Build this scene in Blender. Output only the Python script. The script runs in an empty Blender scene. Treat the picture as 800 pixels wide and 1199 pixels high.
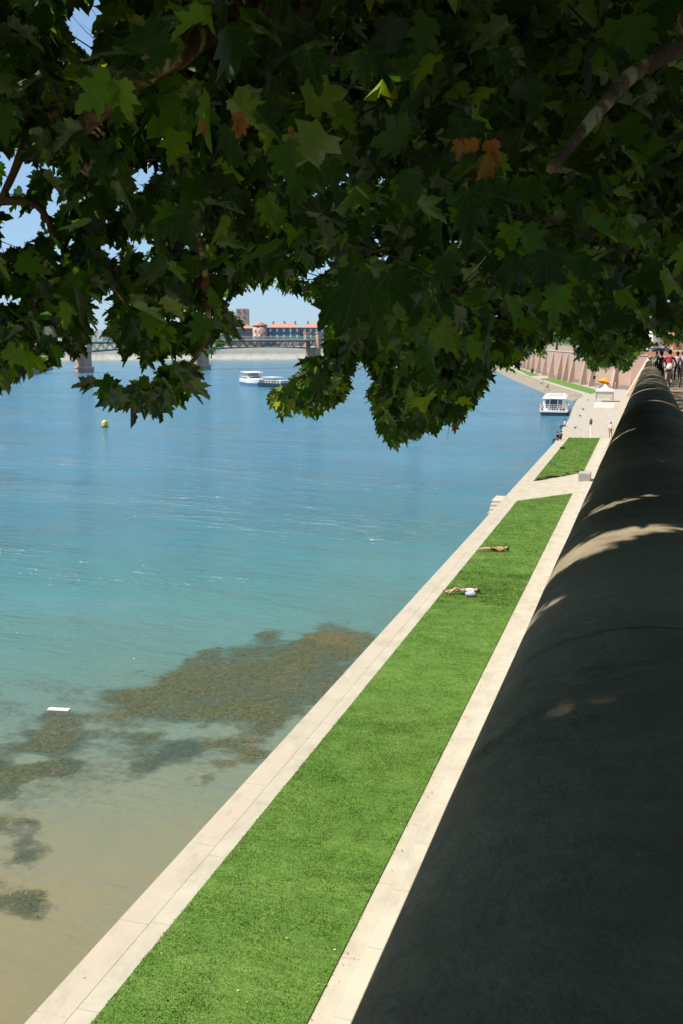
import bpy, bmesh, math, random
import numpy as np
from mathutils import Vector, Matrix
random.seed(7); RNG = np.random.default_rng(11)
sc = bpy.context.scene
C = sc.collection
R_ = math.radians
# ------------------------------------------------------------------ camera model
TH, YA, FPX = R_(9.95), R_(17.0), 1166.0
EYE = np.array([0., 0., 12.])
Fh = np.array([-math.sin(YA), math.cos(YA), 0.]); Rt = np.array([math.cos(YA), math.sin(YA), 0.])
Uz = np.array([0., 0., 1.])
Fw = Fh*math.cos(TH) - Uz*math.sin(TH); Up = Uz*math.cos(TH) + Fh*math.sin(TH)
def ray(px, py): return Rt*(px-400) + Up*(599.5-py) + Fw*FPX
def un(px, py, z):
    r = ray(px, py); t = (z-12)/r[2]; return (r[0]*t, r[1]*t)
def at(px, py, d): return EYE + ray(px, py)*(d/FPX)
def proj(P):
    V = P-EYE; f = V@Fw
    f_ = np.where(np.abs(f) < .05, .05, f)
    return 400+FPX*(V@Rt)/f_, 599.5-FPX*(V@Up)/f_, f
# ------------------------------------------------------------------ materials
MATS = {}
def nd(nt, t, **kw):
    n = nt.nodes.new(t)
    for k, v in kw.items():
        if k in n.inputs.keys(): n.inputs[k].default_value = v
        else: setattr(n, k, v)
    return n
def ramp(nt, fac, stops, interp='LINEAR'):
    r = nt.nodes.new('ShaderNodeValToRGB'); r.color_ramp.interpolation = interp
    els = r.color_ramp.elements
    while len(els) < len(stops): els.new(.5)
    for e, (p, c) in zip(els, stops): e.position = p; e.color = (*c, 1)
    nt.links.new(fac, r.inputs[0]); return r.outputs[0]
def mat(name, c1, c2=None, scale=6, rough=.75, bump=.15, bscale=None, metal=0, detail=6, spec=.4, c3=None):
    if name in MATS: return MATS[name]
    m = bpy.data.materials.new(name); m.use_nodes = True; nt = m.node_tree
    b = nt.nodes['Principled BSDF']; b.inputs['Roughness'].default_value = rough; b.inputs['Metallic'].default_value = metal
    b.inputs['Specular IOR Level'].default_value = spec
    c2 = c2 or tuple(x*.75 for x in c1)
    geo = nd(nt, 'ShaderNodeNewGeometry')
    n = nd(nt, 'ShaderNodeTexNoise', Scale=scale, Detail=detail, Roughness=.65)
    nt.links.new(geo.outputs['Position'], n.inputs['Vector'])
    st = [(.3, c2), (.68, c1)]
    if c3: st = [(.25, c2), (.5, c1), (.75, c3)]
    nt.links.new(ramp(nt, n.outputs['Fac'], st), b.inputs['Base Color'])
    if bump:
        n2 = nd(nt, 'ShaderNodeTexNoise', Scale=bscale or scale*4, Detail=4.)
        nt.links.new(geo.outputs['Position'], n2.inputs['Vector'])
        bp = nd(nt, 'ShaderNodeBump', Strength=bump, Distance=.05)
        nt.links.new(n2.outputs['Fac'], bp.inputs['Height']); nt.links.new(bp.outputs[0], b.inputs['Normal'])
    MATS[name] = m; return m
def mixc(nt, fac, a, b, mode='MIX'):
    m = nd(nt, 'ShaderNodeMix', data_type='RGBA', blend_type=mode)
    def put(s, v):
        if hasattr(v, 'links'): nt.links.new(v, s)
        else: s.default_value = (*v, 1) if isinstance(v, tuple) else v
    put(m.inputs[0], fac); put(m.inputs[6], a); put(m.inputs[7], b); return m.outputs[2]
def math_(nt, op, a, b=None, c=None, clamp=False):
    m = nd(nt, 'ShaderNodeMath', operation=op, use_clamp=clamp)
    for i, v in enumerate((a, b, c)):
        if v is None: continue
        if hasattr(v, 'links'): nt.links.new(v, m.inputs[i])
        else: m.inputs[i].default_value = v
    return m.outputs[0]
def mrange(nt, v, a, b, c=0., d=1.):
    m = nd(nt, 'ShaderNodeMapRange'); nt.links.new(v, m.inputs[0])
    for i, x in enumerate((a, b, c, d)): m.inputs[i+1].default_value = x
    return m.outputs[0]
def noise(nt, vec, scale, detail=4., rough=.6, sc3=None):
    if sc3:
        mp = nd(nt, 'ShaderNodeMapping'); mp.inputs['Scale'].default_value = sc3
        nt.links.new(vec, mp.inputs[0]); vec = mp.outputs[0]
    n = nd(nt, 'ShaderNodeTexNoise', Scale=float(scale), Detail=detail, Roughness=rough)
    nt.links.new(vec, n.inputs['Vector']); return n.outputs['Fac']
def base_mat(name, rough=.8, spec=.4):
    m = bpy.data.materials.new(name); m.use_nodes = True; nt = m.node_tree
    b = nt.nodes['Principled BSDF']; b.inputs['Roughness'].default_value = rough; b.inputs['Specular IOR Level'].default_value = spec
    g = nd(nt, 'ShaderNodeNewGeometry'); MATS[name] = m
    return m, nt, b, g.outputs['Position']
def bump(nt, b, h, strength=.3, dist=.05):
    bp = nd(nt, 'ShaderNodeBump', Strength=strength, Distance=dist)
    nt.links.new(h, bp.inputs['Height']); nt.links.new(bp.outputs[0], b.inputs['Normal'])

def concrete_joint(name, ca, cb, joint=2.4, pink=None, stain=.5):
    m, nt, b, P = base_mat(name, .85, .25)
    n1 = noise(nt, P, 1.1, 6.); n2 = noise(nt, P, 22., 4.)
    col = ramp(nt, n1, [(.3, cb), (.65, ca)])
    col = mixc(nt, math_(nt, 'MULTIPLY', n2, .35), col, tuple(x*.55 for x in ca))
    if pink:
        n3 = noise(nt, P, .35, 5., .65)
        col = mixc(nt, mrange(nt, n3, .42, .62), col, pink)
    sx = nd(nt, 'ShaderNodeSeparateXYZ'); nt.links.new(P, sx.inputs[0])
    w = math_(nt, 'ADD', sx.outputs[1], math_(nt, 'MULTIPLY', noise(nt, P, 3.), .10))
    fr = math_(nt, 'FRACT', math_(nt, 'DIVIDE', w, joint))
    j = math_(nt, 'LESS_THAN', fr, .018/joint*1.6)
    col = mixc(nt, math_(nt, 'MULTIPLY', j, .28), col, tuple(x*.25 for x in ca))
    st_ = mrange(nt, noise(nt, P, .8, 7., .75, (2.2, .7, 1.)), .5, .72, 0, .5); col = mixc(nt, st_, col, tuple(x*.62 for x in cb))
    sp = mrange(nt, noise(nt, P, 55., 2.), .68, .74)
    col = mixc(nt, math_(nt, 'MULTIPLY', sp, .5), col, (.12, .09, .06))
    nt.links.new(col, b.inputs['Base Color'])
    bump(nt, b, math_(nt, 'SUBTRACT', n2, j), .3, .02)
    return m
def brick_mat(name, c1, c2, mortar, bw=.42, bh=.09, axis='Y', stain=None, ms=.02):
    m, nt, b, P = base_mat(name, .88, .2)
    sx = nd(nt, 'ShaderNodeSeparateXYZ'); nt.links.new(P, sx.inputs[0])
    cb = nd(nt, 'ShaderNodeCombineXYZ')
    u = math_(nt, 'ADD', sx.outputs[0], sx.outputs[1]) if axis == 'XY' else sx.outputs[1] if axis == 'Y' else sx.outputs[0]
    nt.links.new(u, cb.inputs[0]); nt.links.new(sx.outputs[2], cb.inputs[1])
    br = nd(nt, 'ShaderNodeTexBrick'); br.inputs['Scale'].default_value = 1.
    br.inputs['Color1'].default_value = (*c1, 1); br.inputs['Color2'].default_value = (*c2, 1); br.inputs['Mortar'].default_value = (*mortar, 1)
    br.inputs['Brick Width'].default_value = bw; br.inputs['Row Height'].default_value = bh; br.inputs['Mortar Size'].default_value = ms
    nt.links.new(cb.outputs[0], br.inputs['Vector'])
    n = noise(nt, P, .6, 6., .65)
    col = mixc(nt, mrange(nt, n, .35, .7, 0, .55), br.outputs['Color'], stain or tuple(x*.6 for x in c1))
    nt.links.new(col, b.inputs['Base Color']); bump(nt, b, br.outputs['Fac'], -.3, .02)
    return m

# leaf material: attribute 'lf' = (local x, local y, random, depth class)
def leaf_mat(name='plane_leaf'):
    m = bpy.data.materials.new(name); m.use_nodes = True; nt = m.node_tree; nt.nodes.clear()
    out = nd(nt, 'ShaderNodeOutputMaterial')
    a = nd(nt, 'ShaderNodeAttribute', attribute_name='lf'); s = nd(nt, 'ShaderNodeSeparateColor'); nt.links.new(a.outputs['Color'], s.inputs[0])
    r = s.outputs[2]
    col = ramp(nt, r, [(0., (.006, .017, .003)), (.38, (.015, .043, .005)), (.66, (.040, .098, .008)), (.88, (.11, .20, .014)), (.985, (.24, .31, .03)), (.99, (.30, .09, .02)), (1., (.22, .08, .03))])  # random leaf greens, spread wide to stand in for highlights and deep shade
    x = math_(nt, 'ABSOLUTE', math_(nt, 'SUBTRACT', s.outputs[0], .5)); y = math_(nt, 'SUBTRACT', s.outputs[1], .1)
    v = math_(nt, 'LESS_THAN', x, .011)
    for ang in (38, 68):
        c, q = math.cos(R_(ang)), math.sin(R_(ang))
        d = math_(nt, 'ABSOLUTE', math_(nt, 'SUBTRACT', math_(nt, 'MULTIPLY', x, c), math_(nt, 'MULTIPLY', y, q)))
        v = math_(nt, 'MAXIMUM', v, math_(nt, 'LESS_THAN', d, .008))
    sv = math_(nt, 'SUBTRACT', y, math_(nt, 'MULTIPLY', x, .9))
    fr = math_(nt, 'LESS_THAN', math_(nt, 'FRACT', math_(nt, 'MULTIPLY', sv, 9.)), .07)
    v = math_(nt, 'MAXIMUM', v, math_(nt, 'MULTIPLY', fr, .5))
    col = mixc(nt, math_(nt, 'MULTIPLY', v, .28), col, (.13, .17, .05))
    geo = nd(nt, 'ShaderNodeNewGeometry')
    col = mixc(nt, mrange(nt, noise(nt, geo.outputs['Position'], 35., 3.), .4, .7, 0., .35), col, (.05, .07, .012))
    d = nd(nt, 'ShaderNodeBsdfDiffuse'); nt.links.new(col, d.inputs[0])
    t = nd(nt, 'ShaderNodeBsdfTranslucent')
    tc = mixc(nt, 1., col, (1.9, 2.1, .5), 'MULTIPLY'); nt.links.new(tc, t.inputs[0])
    mx = nd(nt, 'ShaderNodeMixShader'); mx.inputs[0].default_value = .42; nt.links.new(d.outputs[0], mx.inputs[1]); nt.links.new(t.outputs[0], mx.inputs[2])
    g = nd(nt, 'ShaderNodeBsdfGlossy'); g.inputs['Roughness'].default_value = .5; g.inputs[0].default_value = (.9, .95, 1., 1)
    fz = nd(nt, 'ShaderNodeFresnel'); fz.inputs[0].default_value = 1.35
    m2 = nd(nt, 'ShaderNodeMixShader'); nt.links.new(math_(nt, 'MINIMUM', math_(nt, 'MULTIPLY', fz.outputs[0], .5), .06), m2.inputs[0]); nt.links.new(mx.outputs[0], m2.inputs[1]); nt.links.new(g.outputs[0], m2.inputs[2])
    nt.links.new(m2.outputs[0], out.inputs[0]); MATS[name] = m; return m
def bark_mat():
    m, nt, b, P = base_mat('plane_bark', .85, .25)
    n = noise(nt, P, 9., 4., .55, (1, 1, .7)); n2 = noise(nt, P, 40., 4.)
    k = ramp(nt, n, [(.40, (.09, .055, .03)), (.47, (.15, .10, .05)), (.53, (.24, .18, .09)), (.56, (.46, .40, .20))], 'CONSTANT')
    col = mixc(nt, math_(nt, 'MULTIPLY', n2, .4), k, (.05, .04, .025)); nt.links.new(col, b.inputs['Base Color'])
    bump(nt, b, math_(nt, 'ADD', n, math_(nt, 'MULTIPLY', n2, .4)), .6, .03); return m
def grass_mat(name, blade):
    m, nt, b, P = base_mat(name, .7, .25)
    n = noise(nt, P, .8, 6., .7, (.45, 1.6, 1.)); n2 = noise(nt, P, 5., 5., .7, (.6, 3., 1.))
    base = ramp(nt, n, [(.3, (.078, .168, .020)), (.5, (.118, .222, .032)), (.68, (.175, .26, .052)), (.8, (.27, .29, .10))])
    col = mixc(nt, mrange(nt, n2, .38, .62, .65, 0.), base, (.05, .135, .012))
    if blade:
        a = nd(nt, 'ShaderNodeAttribute', attribute_name='lf'); s = nd(nt, 'ShaderNodeSeparateColor'); nt.links.new(a.outputs['Color'], s.inputs[0])
        col = mixc(nt, mrange(nt, s.outputs[2], 0., 1., 0., .5), col, (.19, .29, .06))
        col = mixc(nt, mrange(nt, s.outputs[2], .985, .99, 0., .8), col, (.35, .28, .13))
    nt.links.new(col, b.inputs['Base Color']); bump(nt, b, n2, .6, .06)
    if blade:
        b.inputs['Transmission Weight'].default_value = 0
    return m
def water_mat():
    m, nt, b, P = base_mat('river_water', .06, .42)
    b.inputs['IOR'].default_value = 1.33
    sx = nd(nt, 'ShaderNodeSeparateXYZ'); nt.links.new(P, sx.inputs[0])
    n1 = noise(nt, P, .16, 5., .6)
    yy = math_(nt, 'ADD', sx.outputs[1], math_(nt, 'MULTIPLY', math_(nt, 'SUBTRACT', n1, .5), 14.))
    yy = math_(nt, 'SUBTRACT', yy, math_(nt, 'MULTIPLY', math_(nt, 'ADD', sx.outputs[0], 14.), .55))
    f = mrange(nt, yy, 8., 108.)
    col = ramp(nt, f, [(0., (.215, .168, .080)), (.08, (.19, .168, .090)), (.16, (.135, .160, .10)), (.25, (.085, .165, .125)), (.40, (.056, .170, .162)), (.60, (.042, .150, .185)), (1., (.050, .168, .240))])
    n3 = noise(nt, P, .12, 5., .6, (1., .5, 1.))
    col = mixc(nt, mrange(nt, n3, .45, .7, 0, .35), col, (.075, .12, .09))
    nt.links.new(col, b.inputs['Base Color'])
    w0 = noise(nt, P, .33, 3., .5, (.35, 1.3, 1.)); w1 = noise(nt, P, 1.15, 4., .6, (.34, 1.5, 1.)); w2 = noise(nt, P, 4., 3., .6, (.45, 1.2, 1.)); w3 = noise(nt, P, .045, 5., .6, (.35, 1.3, 1.))
    calm = mrange(nt, w3, .38, .58, .35, 1.25)
    h = math_(nt, 'ADD', math_(nt, 'ADD', math_(nt, 'MULTIPLY', w1, 1.25), math_(nt, 'MULTIPLY', w2, .26)), math_(nt, 'MULTIPLY', w0, 1.4))
    near = math_(nt, 'MULTIPLY', mrange(nt, sx.outputs[1], 20., 75., .25, 1.), mrange(nt, sx.outputs[1], 90., 300., 1., .45))
    h = math_(nt, 'MULTIPLY', math_(nt, 'MULTIPLY', h, calm), near)
    bump(nt, b, h, 1., .46)
    nt.links.new(math_(nt, 'ADD', mrange(nt, sx.outputs[1], 20., 260., .105, .14), math_(nt, 'MULTIPLY', calm, .03)), b.inputs['Roughness'])
    return m

# ------------------------------------------------------------------ object helpers
def tag(o, label=None, cat=None, group=None, kind=None):
    if label: o['label'] = label
    if cat: o['category'] = cat
    if group: o['group'] = group
    if kind: o['kind'] = kind
    return o
def link(o, parent=None):
    C.objects.link(o)
    if parent: o.parent = parent
    return o
def empty(name, loc=(0, 0, 0), rz=0, label=None, cat=None, group=None):
    o = bpy.data.objects.new(name, None); o.location = loc; o.rotation_euler = (0, 0, rz); o.empty_display_size = .3
    link(o); return tag(o, label, cat, group)
class MB:
    def __init__(s): s.v = []; s.f = []; s.m = []; s.sm = []
    def add(s, vs, fs, mi=0, smooth=False):
        k = len(s.v); s.v += [tuple(v) for v in vs]
        for f in fs: s.f.append(tuple(i+k for i in f)); s.m.append(mi); s.sm.append(smooth)
        return s
    def box(s, x0, x1, y0, y1, z0, z1, mi=0):
        return s.add([(x, y, z) for z in (z0, z1) for x, y in ((x0, y0), (x1, y0), (x1, y1), (x0, y1))],
                     [(3, 2, 1, 0), (4, 5, 6, 7), (0, 1, 5, 4), (1, 2, 6, 5), (2, 3, 7, 6), (3, 0, 4, 7)], mi)
    def obox(s, p, q, w, z0, z1, mi=0):            # box along the segment p-q
        p = Vector(p); q = Vector(q); d = (q-p).normalized(); n = Vector((-d.y, d.x))*w/2
        return s.prism([p+n, p-n, q-n, q+n], z0, z1, mi)
    def prism(s, poly, z0, z1, mi=0):
        poly = [tuple(p) for p in poly]
        A = sum(poly[i][0]*poly[(i+1) % len(poly)][1]-poly[(i+1) % len(poly)][0]*poly[i][1] for i in range(len(poly)))
        if A < 0: poly = poly[::-1]
        n = len(poly); g = lambda z, p: z(p) if callable(z) else z
        vs = [(p[0], p[1], g(z0, p)) for p in poly]+[(p[0], p[1], g(z1, p)) for p in poly]
        fs = [tuple(range(n))[::-1], tuple(range(n, 2*n))]+[(i, (i+1) % n, n+(i+1) % n, n+i) for i in range(n)]
        return s.add(vs, fs, mi)
    def tube(s, pts, rs, seg=8, mi=0, cap=True):
        pts = [Vector(p) for p in pts]; rs = rs if hasattr(rs, '__len__') else [rs]*len(pts); vs = []; fs = []
        up = Vector((0, 0, 1)); d0 = (pts[1]-pts[0]).normalized()
        if abs(d0.z) > .9: up = Vector((1, 0, 0))
        for i, p in enumerate(pts):
            d = (pts[min(i+1, len(pts)-1)]-pts[max(i-1, 0)]).normalized()
            a = d.cross(up).normalized(); b = a.cross(d)
            up = b if b.length > .1 else up
            for k in range(seg):
                t = 2*math.pi*k/seg; vs.append(p+(a*math.cos(t)+b*math.sin(t))*rs[i])
        for i in range(len(pts)-1):
            for k in range(seg):
                k2 = (k+1) % seg; fs.append((i*seg+k, i*seg+k2, (i+1)*seg+k2, (i+1)*seg+k))
        s.add(vs, fs, mi, True)
        if cap: s.add(vs[:seg], [tuple(range(seg))], mi); s.add(vs[-seg:], [tuple(range(seg))[::-1]], mi)
        return s
    def lathe(s, prof, seg=16, c=(0, 0, 0), mi=0):
        vs = []; fs = []
        for r, z in prof:
            for k in range(seg): t = 2*math.pi*k/seg; vs.append((c[0]+r*math.cos(t), c[1]+r*math.sin(t), c[2]+z))
        for i in range(len(prof)-1):
            for k in range(seg): k2 = (k+1) % seg; fs.append((i*seg+k, i*seg+k2, (i+1)*seg+k2, (i+1)*seg+k))
        return s.add(vs, fs, mi, True)
    def ball(s, c, r, seg=10, mi=0, sc3=(1, 1, 1)):
        prof = [(math.sin(math.pi*i/8), -math.cos(math.pi*i/8)) for i in range(9)]; vs = []; fs = []
        for a, z in prof:
            for k in range(seg): t = 2*math.pi*k/seg; vs.append((c[0]+r*a*math.cos(t)*sc3[0], c[1]+r*a*math.sin(t)*sc3[1], c[2]+r*z*sc3[2]))
        for i in range(8):
            for k in range(seg): k2 = (k+1) % seg; fs.append((i*seg+k, i*seg+k2, (i+1)*seg+k2, (i+1)*seg+k))
        return s.add(vs, fs, mi, True)
    def build(s, name, mats, parent=None, bevel=0, loc=None):
        me = bpy.data.meshes.new(name); me.from_pydata(s.v, [], s.f)
        for m in (mats if isinstance(mats, (list, tuple)) else [mats]): me.materials.append(m)
        me.polygons.foreach_set('material_index', s.m); me.polygons.foreach_set('use_smooth', s.sm)
        me.validate(); me.update()
        o = bpy.data.objects.new(name, me); link(o, parent)
        if loc: o.location = loc
        if bevel:
            b = o.modifiers.new('bevel', 'BEVEL'); b.width = bevel; b.segments = 2; b.limit_method = 'ANGLE'
        return o
def np_mesh(name, V, T, mats, parent=None, col=None, mi=None, smooth=False):
    me = bpy.data.meshes.new(name); n = len(T)
    me.vertices.add(len(V)); me.vertices.foreach_set('co', np.asarray(V, np.float32).ravel())
    me.loops.add(n*3); me.loops.foreach_set('vertex_index', np.asarray(T, np.int32).ravel())
    me.polygons.add(n); me.polygons.foreach_set('loop_start', np.arange(n, dtype=np.int32)*3)
    for m in (mats if isinstance(mats, (list, tuple)) else [mats]): me.materials.append(m)
    if mi is not None: me.polygons.foreach_set('material_index', np.asarray(mi, np.int32))
    me.polygons.foreach_set('use_smooth', np.full(n, smooth))
    if col is not None:
        a = me.color_attributes.new('lf', 'FLOAT_COLOR', 'POINT'); a.data.foreach_set('color', np.asarray(col, np.float32).ravel())
    me.update(); me.validate()
    return link(bpy.data.objects.new(name, me), parent)
def vnoise(x, y, seed=0):
    def h(i, j): 
        s = np.sin(i*127.1+j*311.7+seed*74.7)*43758.5453; return s-np.floor(s)
    i, j = np.floor(x), np.floor(y); u, v = x-i, y-j; u = u*u*(3-2*u); v = v*v*(3-2*v)
    return (h(i, j)*(1-u)+h(i+1, j)*u)*(1-v)+(h(i, j+1)*(1-u)+h(i+1, j+1)*u)*v
def fbm(x, y, seed=0, o=4):
    return sum(vnoise(x*2**k, y*2**k, seed+k)*.5**k for k in range(o))/sum(.5**k for k in range(o))
def sdpoly(px, py, poly):                # positive inside
    n = len(poly); d = np.full(px.shape, 1e9); ins = np.zeros(px.shape, bool)
    for i in range(n):
        (ax, ay), (bx, by) = poly[i], poly[(i+1) % n]
        ex, ey = bx-ax, by-ay; t = np.clip(((px-ax)*ex+(py-ay)*ey)/(ex*ex+ey*ey+1e-9), 0, 1)
        d = np.minimum(d, np.hypot(px-ax-ex*t, py-ay-ey*t))
        c = ((ay > py) != (by > py)) & (px < (bx-ax)*(py-ay)/(by-ay+1e-12)+ax); ins ^= c
    return np.where(ins, d, -d)

# ------------------------------------------------------------------ world, sun, camera
SUN_EL = R_(58); sd = Vector((-.88, -.475, 0)).normalized()*math.cos(SUN_EL); sd.z = math.sin(SUN_EL)
w = bpy.data.worlds.new('World'); sc.world = w; w.use_nodes = True; nt = w.node_tree
bg = nt.nodes['Background']; sky = nt.nodes.new('ShaderNodeTexSky'); sky.sky_type = 'NISHITA'; sky.sun_disc = False
sky.sun_elevation = SUN_EL; sky.sun_rotation = math.atan2(sd.x, sd.y); sky.air_density = 1.0; sky.dust_density = .15; sky.ozone_density = 3.2
gm = nt.nodes.new('ShaderNodeGamma'); gm.inputs[1].default_value = .42; nt.links.new(sky.outputs[0], gm.inputs[0])
vm = nt.nodes.new('ShaderNodeVectorMath'); vm.operation = 'MULTIPLY'; vm.inputs[1].default_value = (1.22, 1.66, 2.15); nt.links.new(gm.outputs[0], vm.inputs[0])
nt.links.new(vm.outputs[0], bg.inputs[0]); bg.inputs[1].default_value = .12
sl = bpy.data.lights.new('sun', 'SUN'); sl.energy = 4.7; sl.angle = R_(.53); sl.color = (1., .94, .84)
so = bpy.data.objects.new('sun', sl); link(so); so.rotation_euler = sd.to_track_quat('Z', 'Y').to_euler(); so.location = (-30, -20, 60)
cd = bpy.data.cameras.new('camera'); co = bpy.data.objects.new('camera', cd); link(co); co.location = EYE
co.rotation_euler = (R_(90)-TH, 0, YA); cd.sensor_fit = 'VERTICAL'; cd.sensor_height = 36; cd.lens = 36*FPX/1199
cd.clip_start = .05; cd.clip_end = 9000; sc.camera = co
cd.dof.use_dof = True; cd.dof.focus_distance = 45; cd.dof.aperture_fstop = 13
sc.view_settings.view_transform = 'Standard'; sc.view_settings.look = 'None'; sc.view_settings.exposure = .62; sc.view_settings.gamma = 1
sc.render.engine = 'CYCLES'; cy = sc.cycles; cy.use_denoising = True; cy.denoiser = 'OPENIMAGEDENOISE'
cy.max_bounces = 8; cy.diffuse_bounces = 3; cy.glossy_bounces = 3; cy.transmission_bounces = 4; cy.transparent_max_bounces = 12; cy.caustics_reflective = False; cy.caustics_refractive = False
sc.render.threads_mode = 'AUTO'

# ------------------------------------------------------------------ common materials
stone_light = concrete_joint('pale_stone_path', (.48, .435, .335), (.40, .355, .27), 2.6)
kerb_m = concrete_joint('kerb_stone', (.49, .45, .355), (.42, .37, .28), 2.0)
edge_m = concrete_joint('quay_edge_stone', (.47, .42, .325), (.39, .34, .255), 3.1, pink=(.43, .365, .28))
plaza_m = concrete_joint('plaza_concrete', (.43, .385, .31), (.365, .315, .25), 9.)
steps_m = mat('step_stone', (.55, .50, .40), (.36, .31, .23), 1.6, .85, .3)
lawn_m = grass_mat('lawn_turf', False); blade_m = grass_mat('lawn_blades', True)
brick_pink = brick_mat('pink_brick', (.44, .255, .195), (.40, .225, .17), (.42, .30, .24), .42, .085, 'XY', (.50, .36, .30))
brick_old = brick_mat('old_brick_stone', (.58, .42, .30), (.50, .33, .23), (.58, .50, .40), .55, .22, 'XY', (.55, .44, .34), .05)
stone_trim = mat('stone_trim', (.55, .46, .37), (.42, .34, .27), 1.5)
base_grey = mat('grey_base_band', (.26, .22, .20), (.17, .15, .14), 1.2)
white_p = mat('white_paint', (.80, .80, .77), (.68, .68, .64), 3, .4, .02)
off_white = mat('cream_paint', (.74, .71, .63), (.62, .59, .52), 3, .45, .02)
navy_p = mat('dark_blue_hull', (.03, .055, .09), (.02, .035, .06), 2, .35, .02)
blue_p = mat('blue_hull', (.12, .20, .33), (.09, .15, .26), 2, .4, .02)
glass_m = mat('boat_glass', (.05, .13, .24), (.03, .08, .16), 2, .08, 0, spec=.8)
darkglass = mat('dark_glass', (.025, .035, .045), (.015, .02, .03), 2, .12, 0, spec=.8)
metal_m = mat('grey_metal', (.35, .36, .36), (.25, .25, .26), 8, .4, .02, metal=.7)
white_rail = mat('white_rail', (.75, .76, .76), None, 8, .4, 0)
black_m = mat('black_rubber', (.015, .015, .016), None, 8, .6, 0)
roof_tile = mat('terracotta_tiles', (.50, .25, .17), (.38, .18, .12), 1.2, .85, .2)
pink_wall = mat('pink_render', (.52, .29, .23), (.44, .23, .18), .4, .85, .1)
slate_m = mat('slate_blue', (.17, .20, .28), (.10, .13, .19), 1., .5, .05)  # slate tone lightened in place of slight distance haze
green_steel = mat('green_painted_steel', (.14, .25, .23), (.10, .18, .17), 2, .55, .05)
pale_green = mat('pale_green_rail', (.38, .52, .45), (.30, .44, .38), 2, .55, .05)
asphalt = mat('asphalt', (.06, .06, .062), (.045, .045, .047), 5, .9, .3)
dirt_m = mat('promenade_gravel', (.30, .235, .165), (.22, .165, .11), 3, .95, .4, 60)
leafm = leaf_mat(); bark = bark_mat()
fol_far = mat('far_foliage', (.075, .12, .03), (.035, .065, .015), 2.2, .8, .6)

# ------------------------------------------------------------------ setting
def slope(Y): return -.0146*Y
def prom_z(Y): return 10.32+slope(Y)
MB().add([(-5000, -3000, -2.5), (5000, -3000, -2.5), (5000, 7000, -2.5), (-5000, 7000, -2.5)], [(0, 1, 2, 3)]).build('riverbed_ground', mat('riverbed', (.2, .17, .1)))['kind'] = 'structure'
wm = MB().add([(-2500, -400, 0), (400, -400, 0), (400, 2500, 0), (-2500, 2500, 0)], [(0, 1, 2, 3)])
wo = wm.build('river_water', water_mat()); tag(wo, kind='structure')
QX = -9.12
U = lambda px, py, z=1.: un(px, py, z)
plaza_edge = [(QX, 113.), U(659, 501), U(666, 491), U(671, 477), U(676, 468), (-11.7, 196.)]
top_line = [(-11.7, 196.), U(680, 460.5), U(660, 454.5), U(636, 446.6), U(612, 438.0), U(598, 432.2), (-72, 470), (-95, 600)]
wall_line = [U(740, 457), U(701, 453.5), U(676, 448.6), U(650, 443), U(627, 435.7), U(605, 428), (-78, 540), (-100, 640)]
wall_line = [tuple(p) for p in wall_line]
# quay body (stone-faced) up to the plaza, then the upper path beside the stepped bank
MB().prism([(QX, -40), (-2.9, -40), (-2.9, 113), (QX, 113)], -2.6, 1.0).build('quay', stone_light)['kind'] = 'structure'
MB().prism([(QX, 113)]+plaza_edge[1:]+[wall_line[0], (-2.9, 219), (-2.9, 113)], -2.6, 1.0).build('quay_plaza', plaza_m)['kind'] = 'structure'
up = MB()
for a in range(len(top_line)-1):
    b0 = wall_line[min(a, 7)]; b1 = wall_line[min(a+1, 7)]
    up.prism([top_line[a], b0, b1, top_line[a+1]], -2.6, 1.004)
up.build('upper_quay_path', plaza_m)['kind'] = 'structure'
# stepped bank
st = MB(); NS = 7
for k in range(NS):
    z1 = 1.0 - (k+1)*.17; o0, o1 = k*.85, (k+1)*.85
    pts0, pts1 = [], []
    for i, p in enumerate(top_line):
        a = Vector(top_line[max(i-1, 0)]); b = Vector(top_line[min(i+1, len(top_line)-1)]); d = (b-a).normalized(); n = Vector((-d.y, d.x))
        if i == 0: n = Vector((-.9, .1)).normalized()
        t = Vector(p); g = .5 if i == 0 else 1
        pts0.append(t+n*(o0+.002)*g); pts1.append(t+n*o1*g)
    for i in range(len(top_line)-1): st.prism([pts0[i], pts0[i+1], pts1[i+1], pts1[i]], -2.6, z1)
st.build('stepped_bank', brick_mat('step_blocks', (.60, .54, .42), (.50, .44, .33), (.20, .16, .11), 1.3, .17, 'XY', (.46, .40, .30), .035))['kind'] = 'structure'
# lawns
lawn1 = [(-8.12, -30), (-4.78, -30), (-4.78, 71.9), (-8.12, 67.4)]
lawn2 = [(-8.12, 77.4), (-4.78, 83.6), (-4.78, 113.2), (-8.12, 112.6)]
g3 = [U(*p) for p in ((632, 443.5), (649, 442.6), (703, 458), (692, 461.3), (664, 453))]
g4 = [U(*p) for p in ((600, 430.2), (605, 430.2), (622, 436.2), (633, 439.6), (621, 440.6))]
LZ = 1.004
for nm, pg in (('lawn', lawn1), ('lawn', lawn2), ('lawn', g3), ('lawn', g4)):
    MB().prism(pg, .6, 1.045).build(nm, lawn_m)['kind'] = 'structure'
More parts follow.
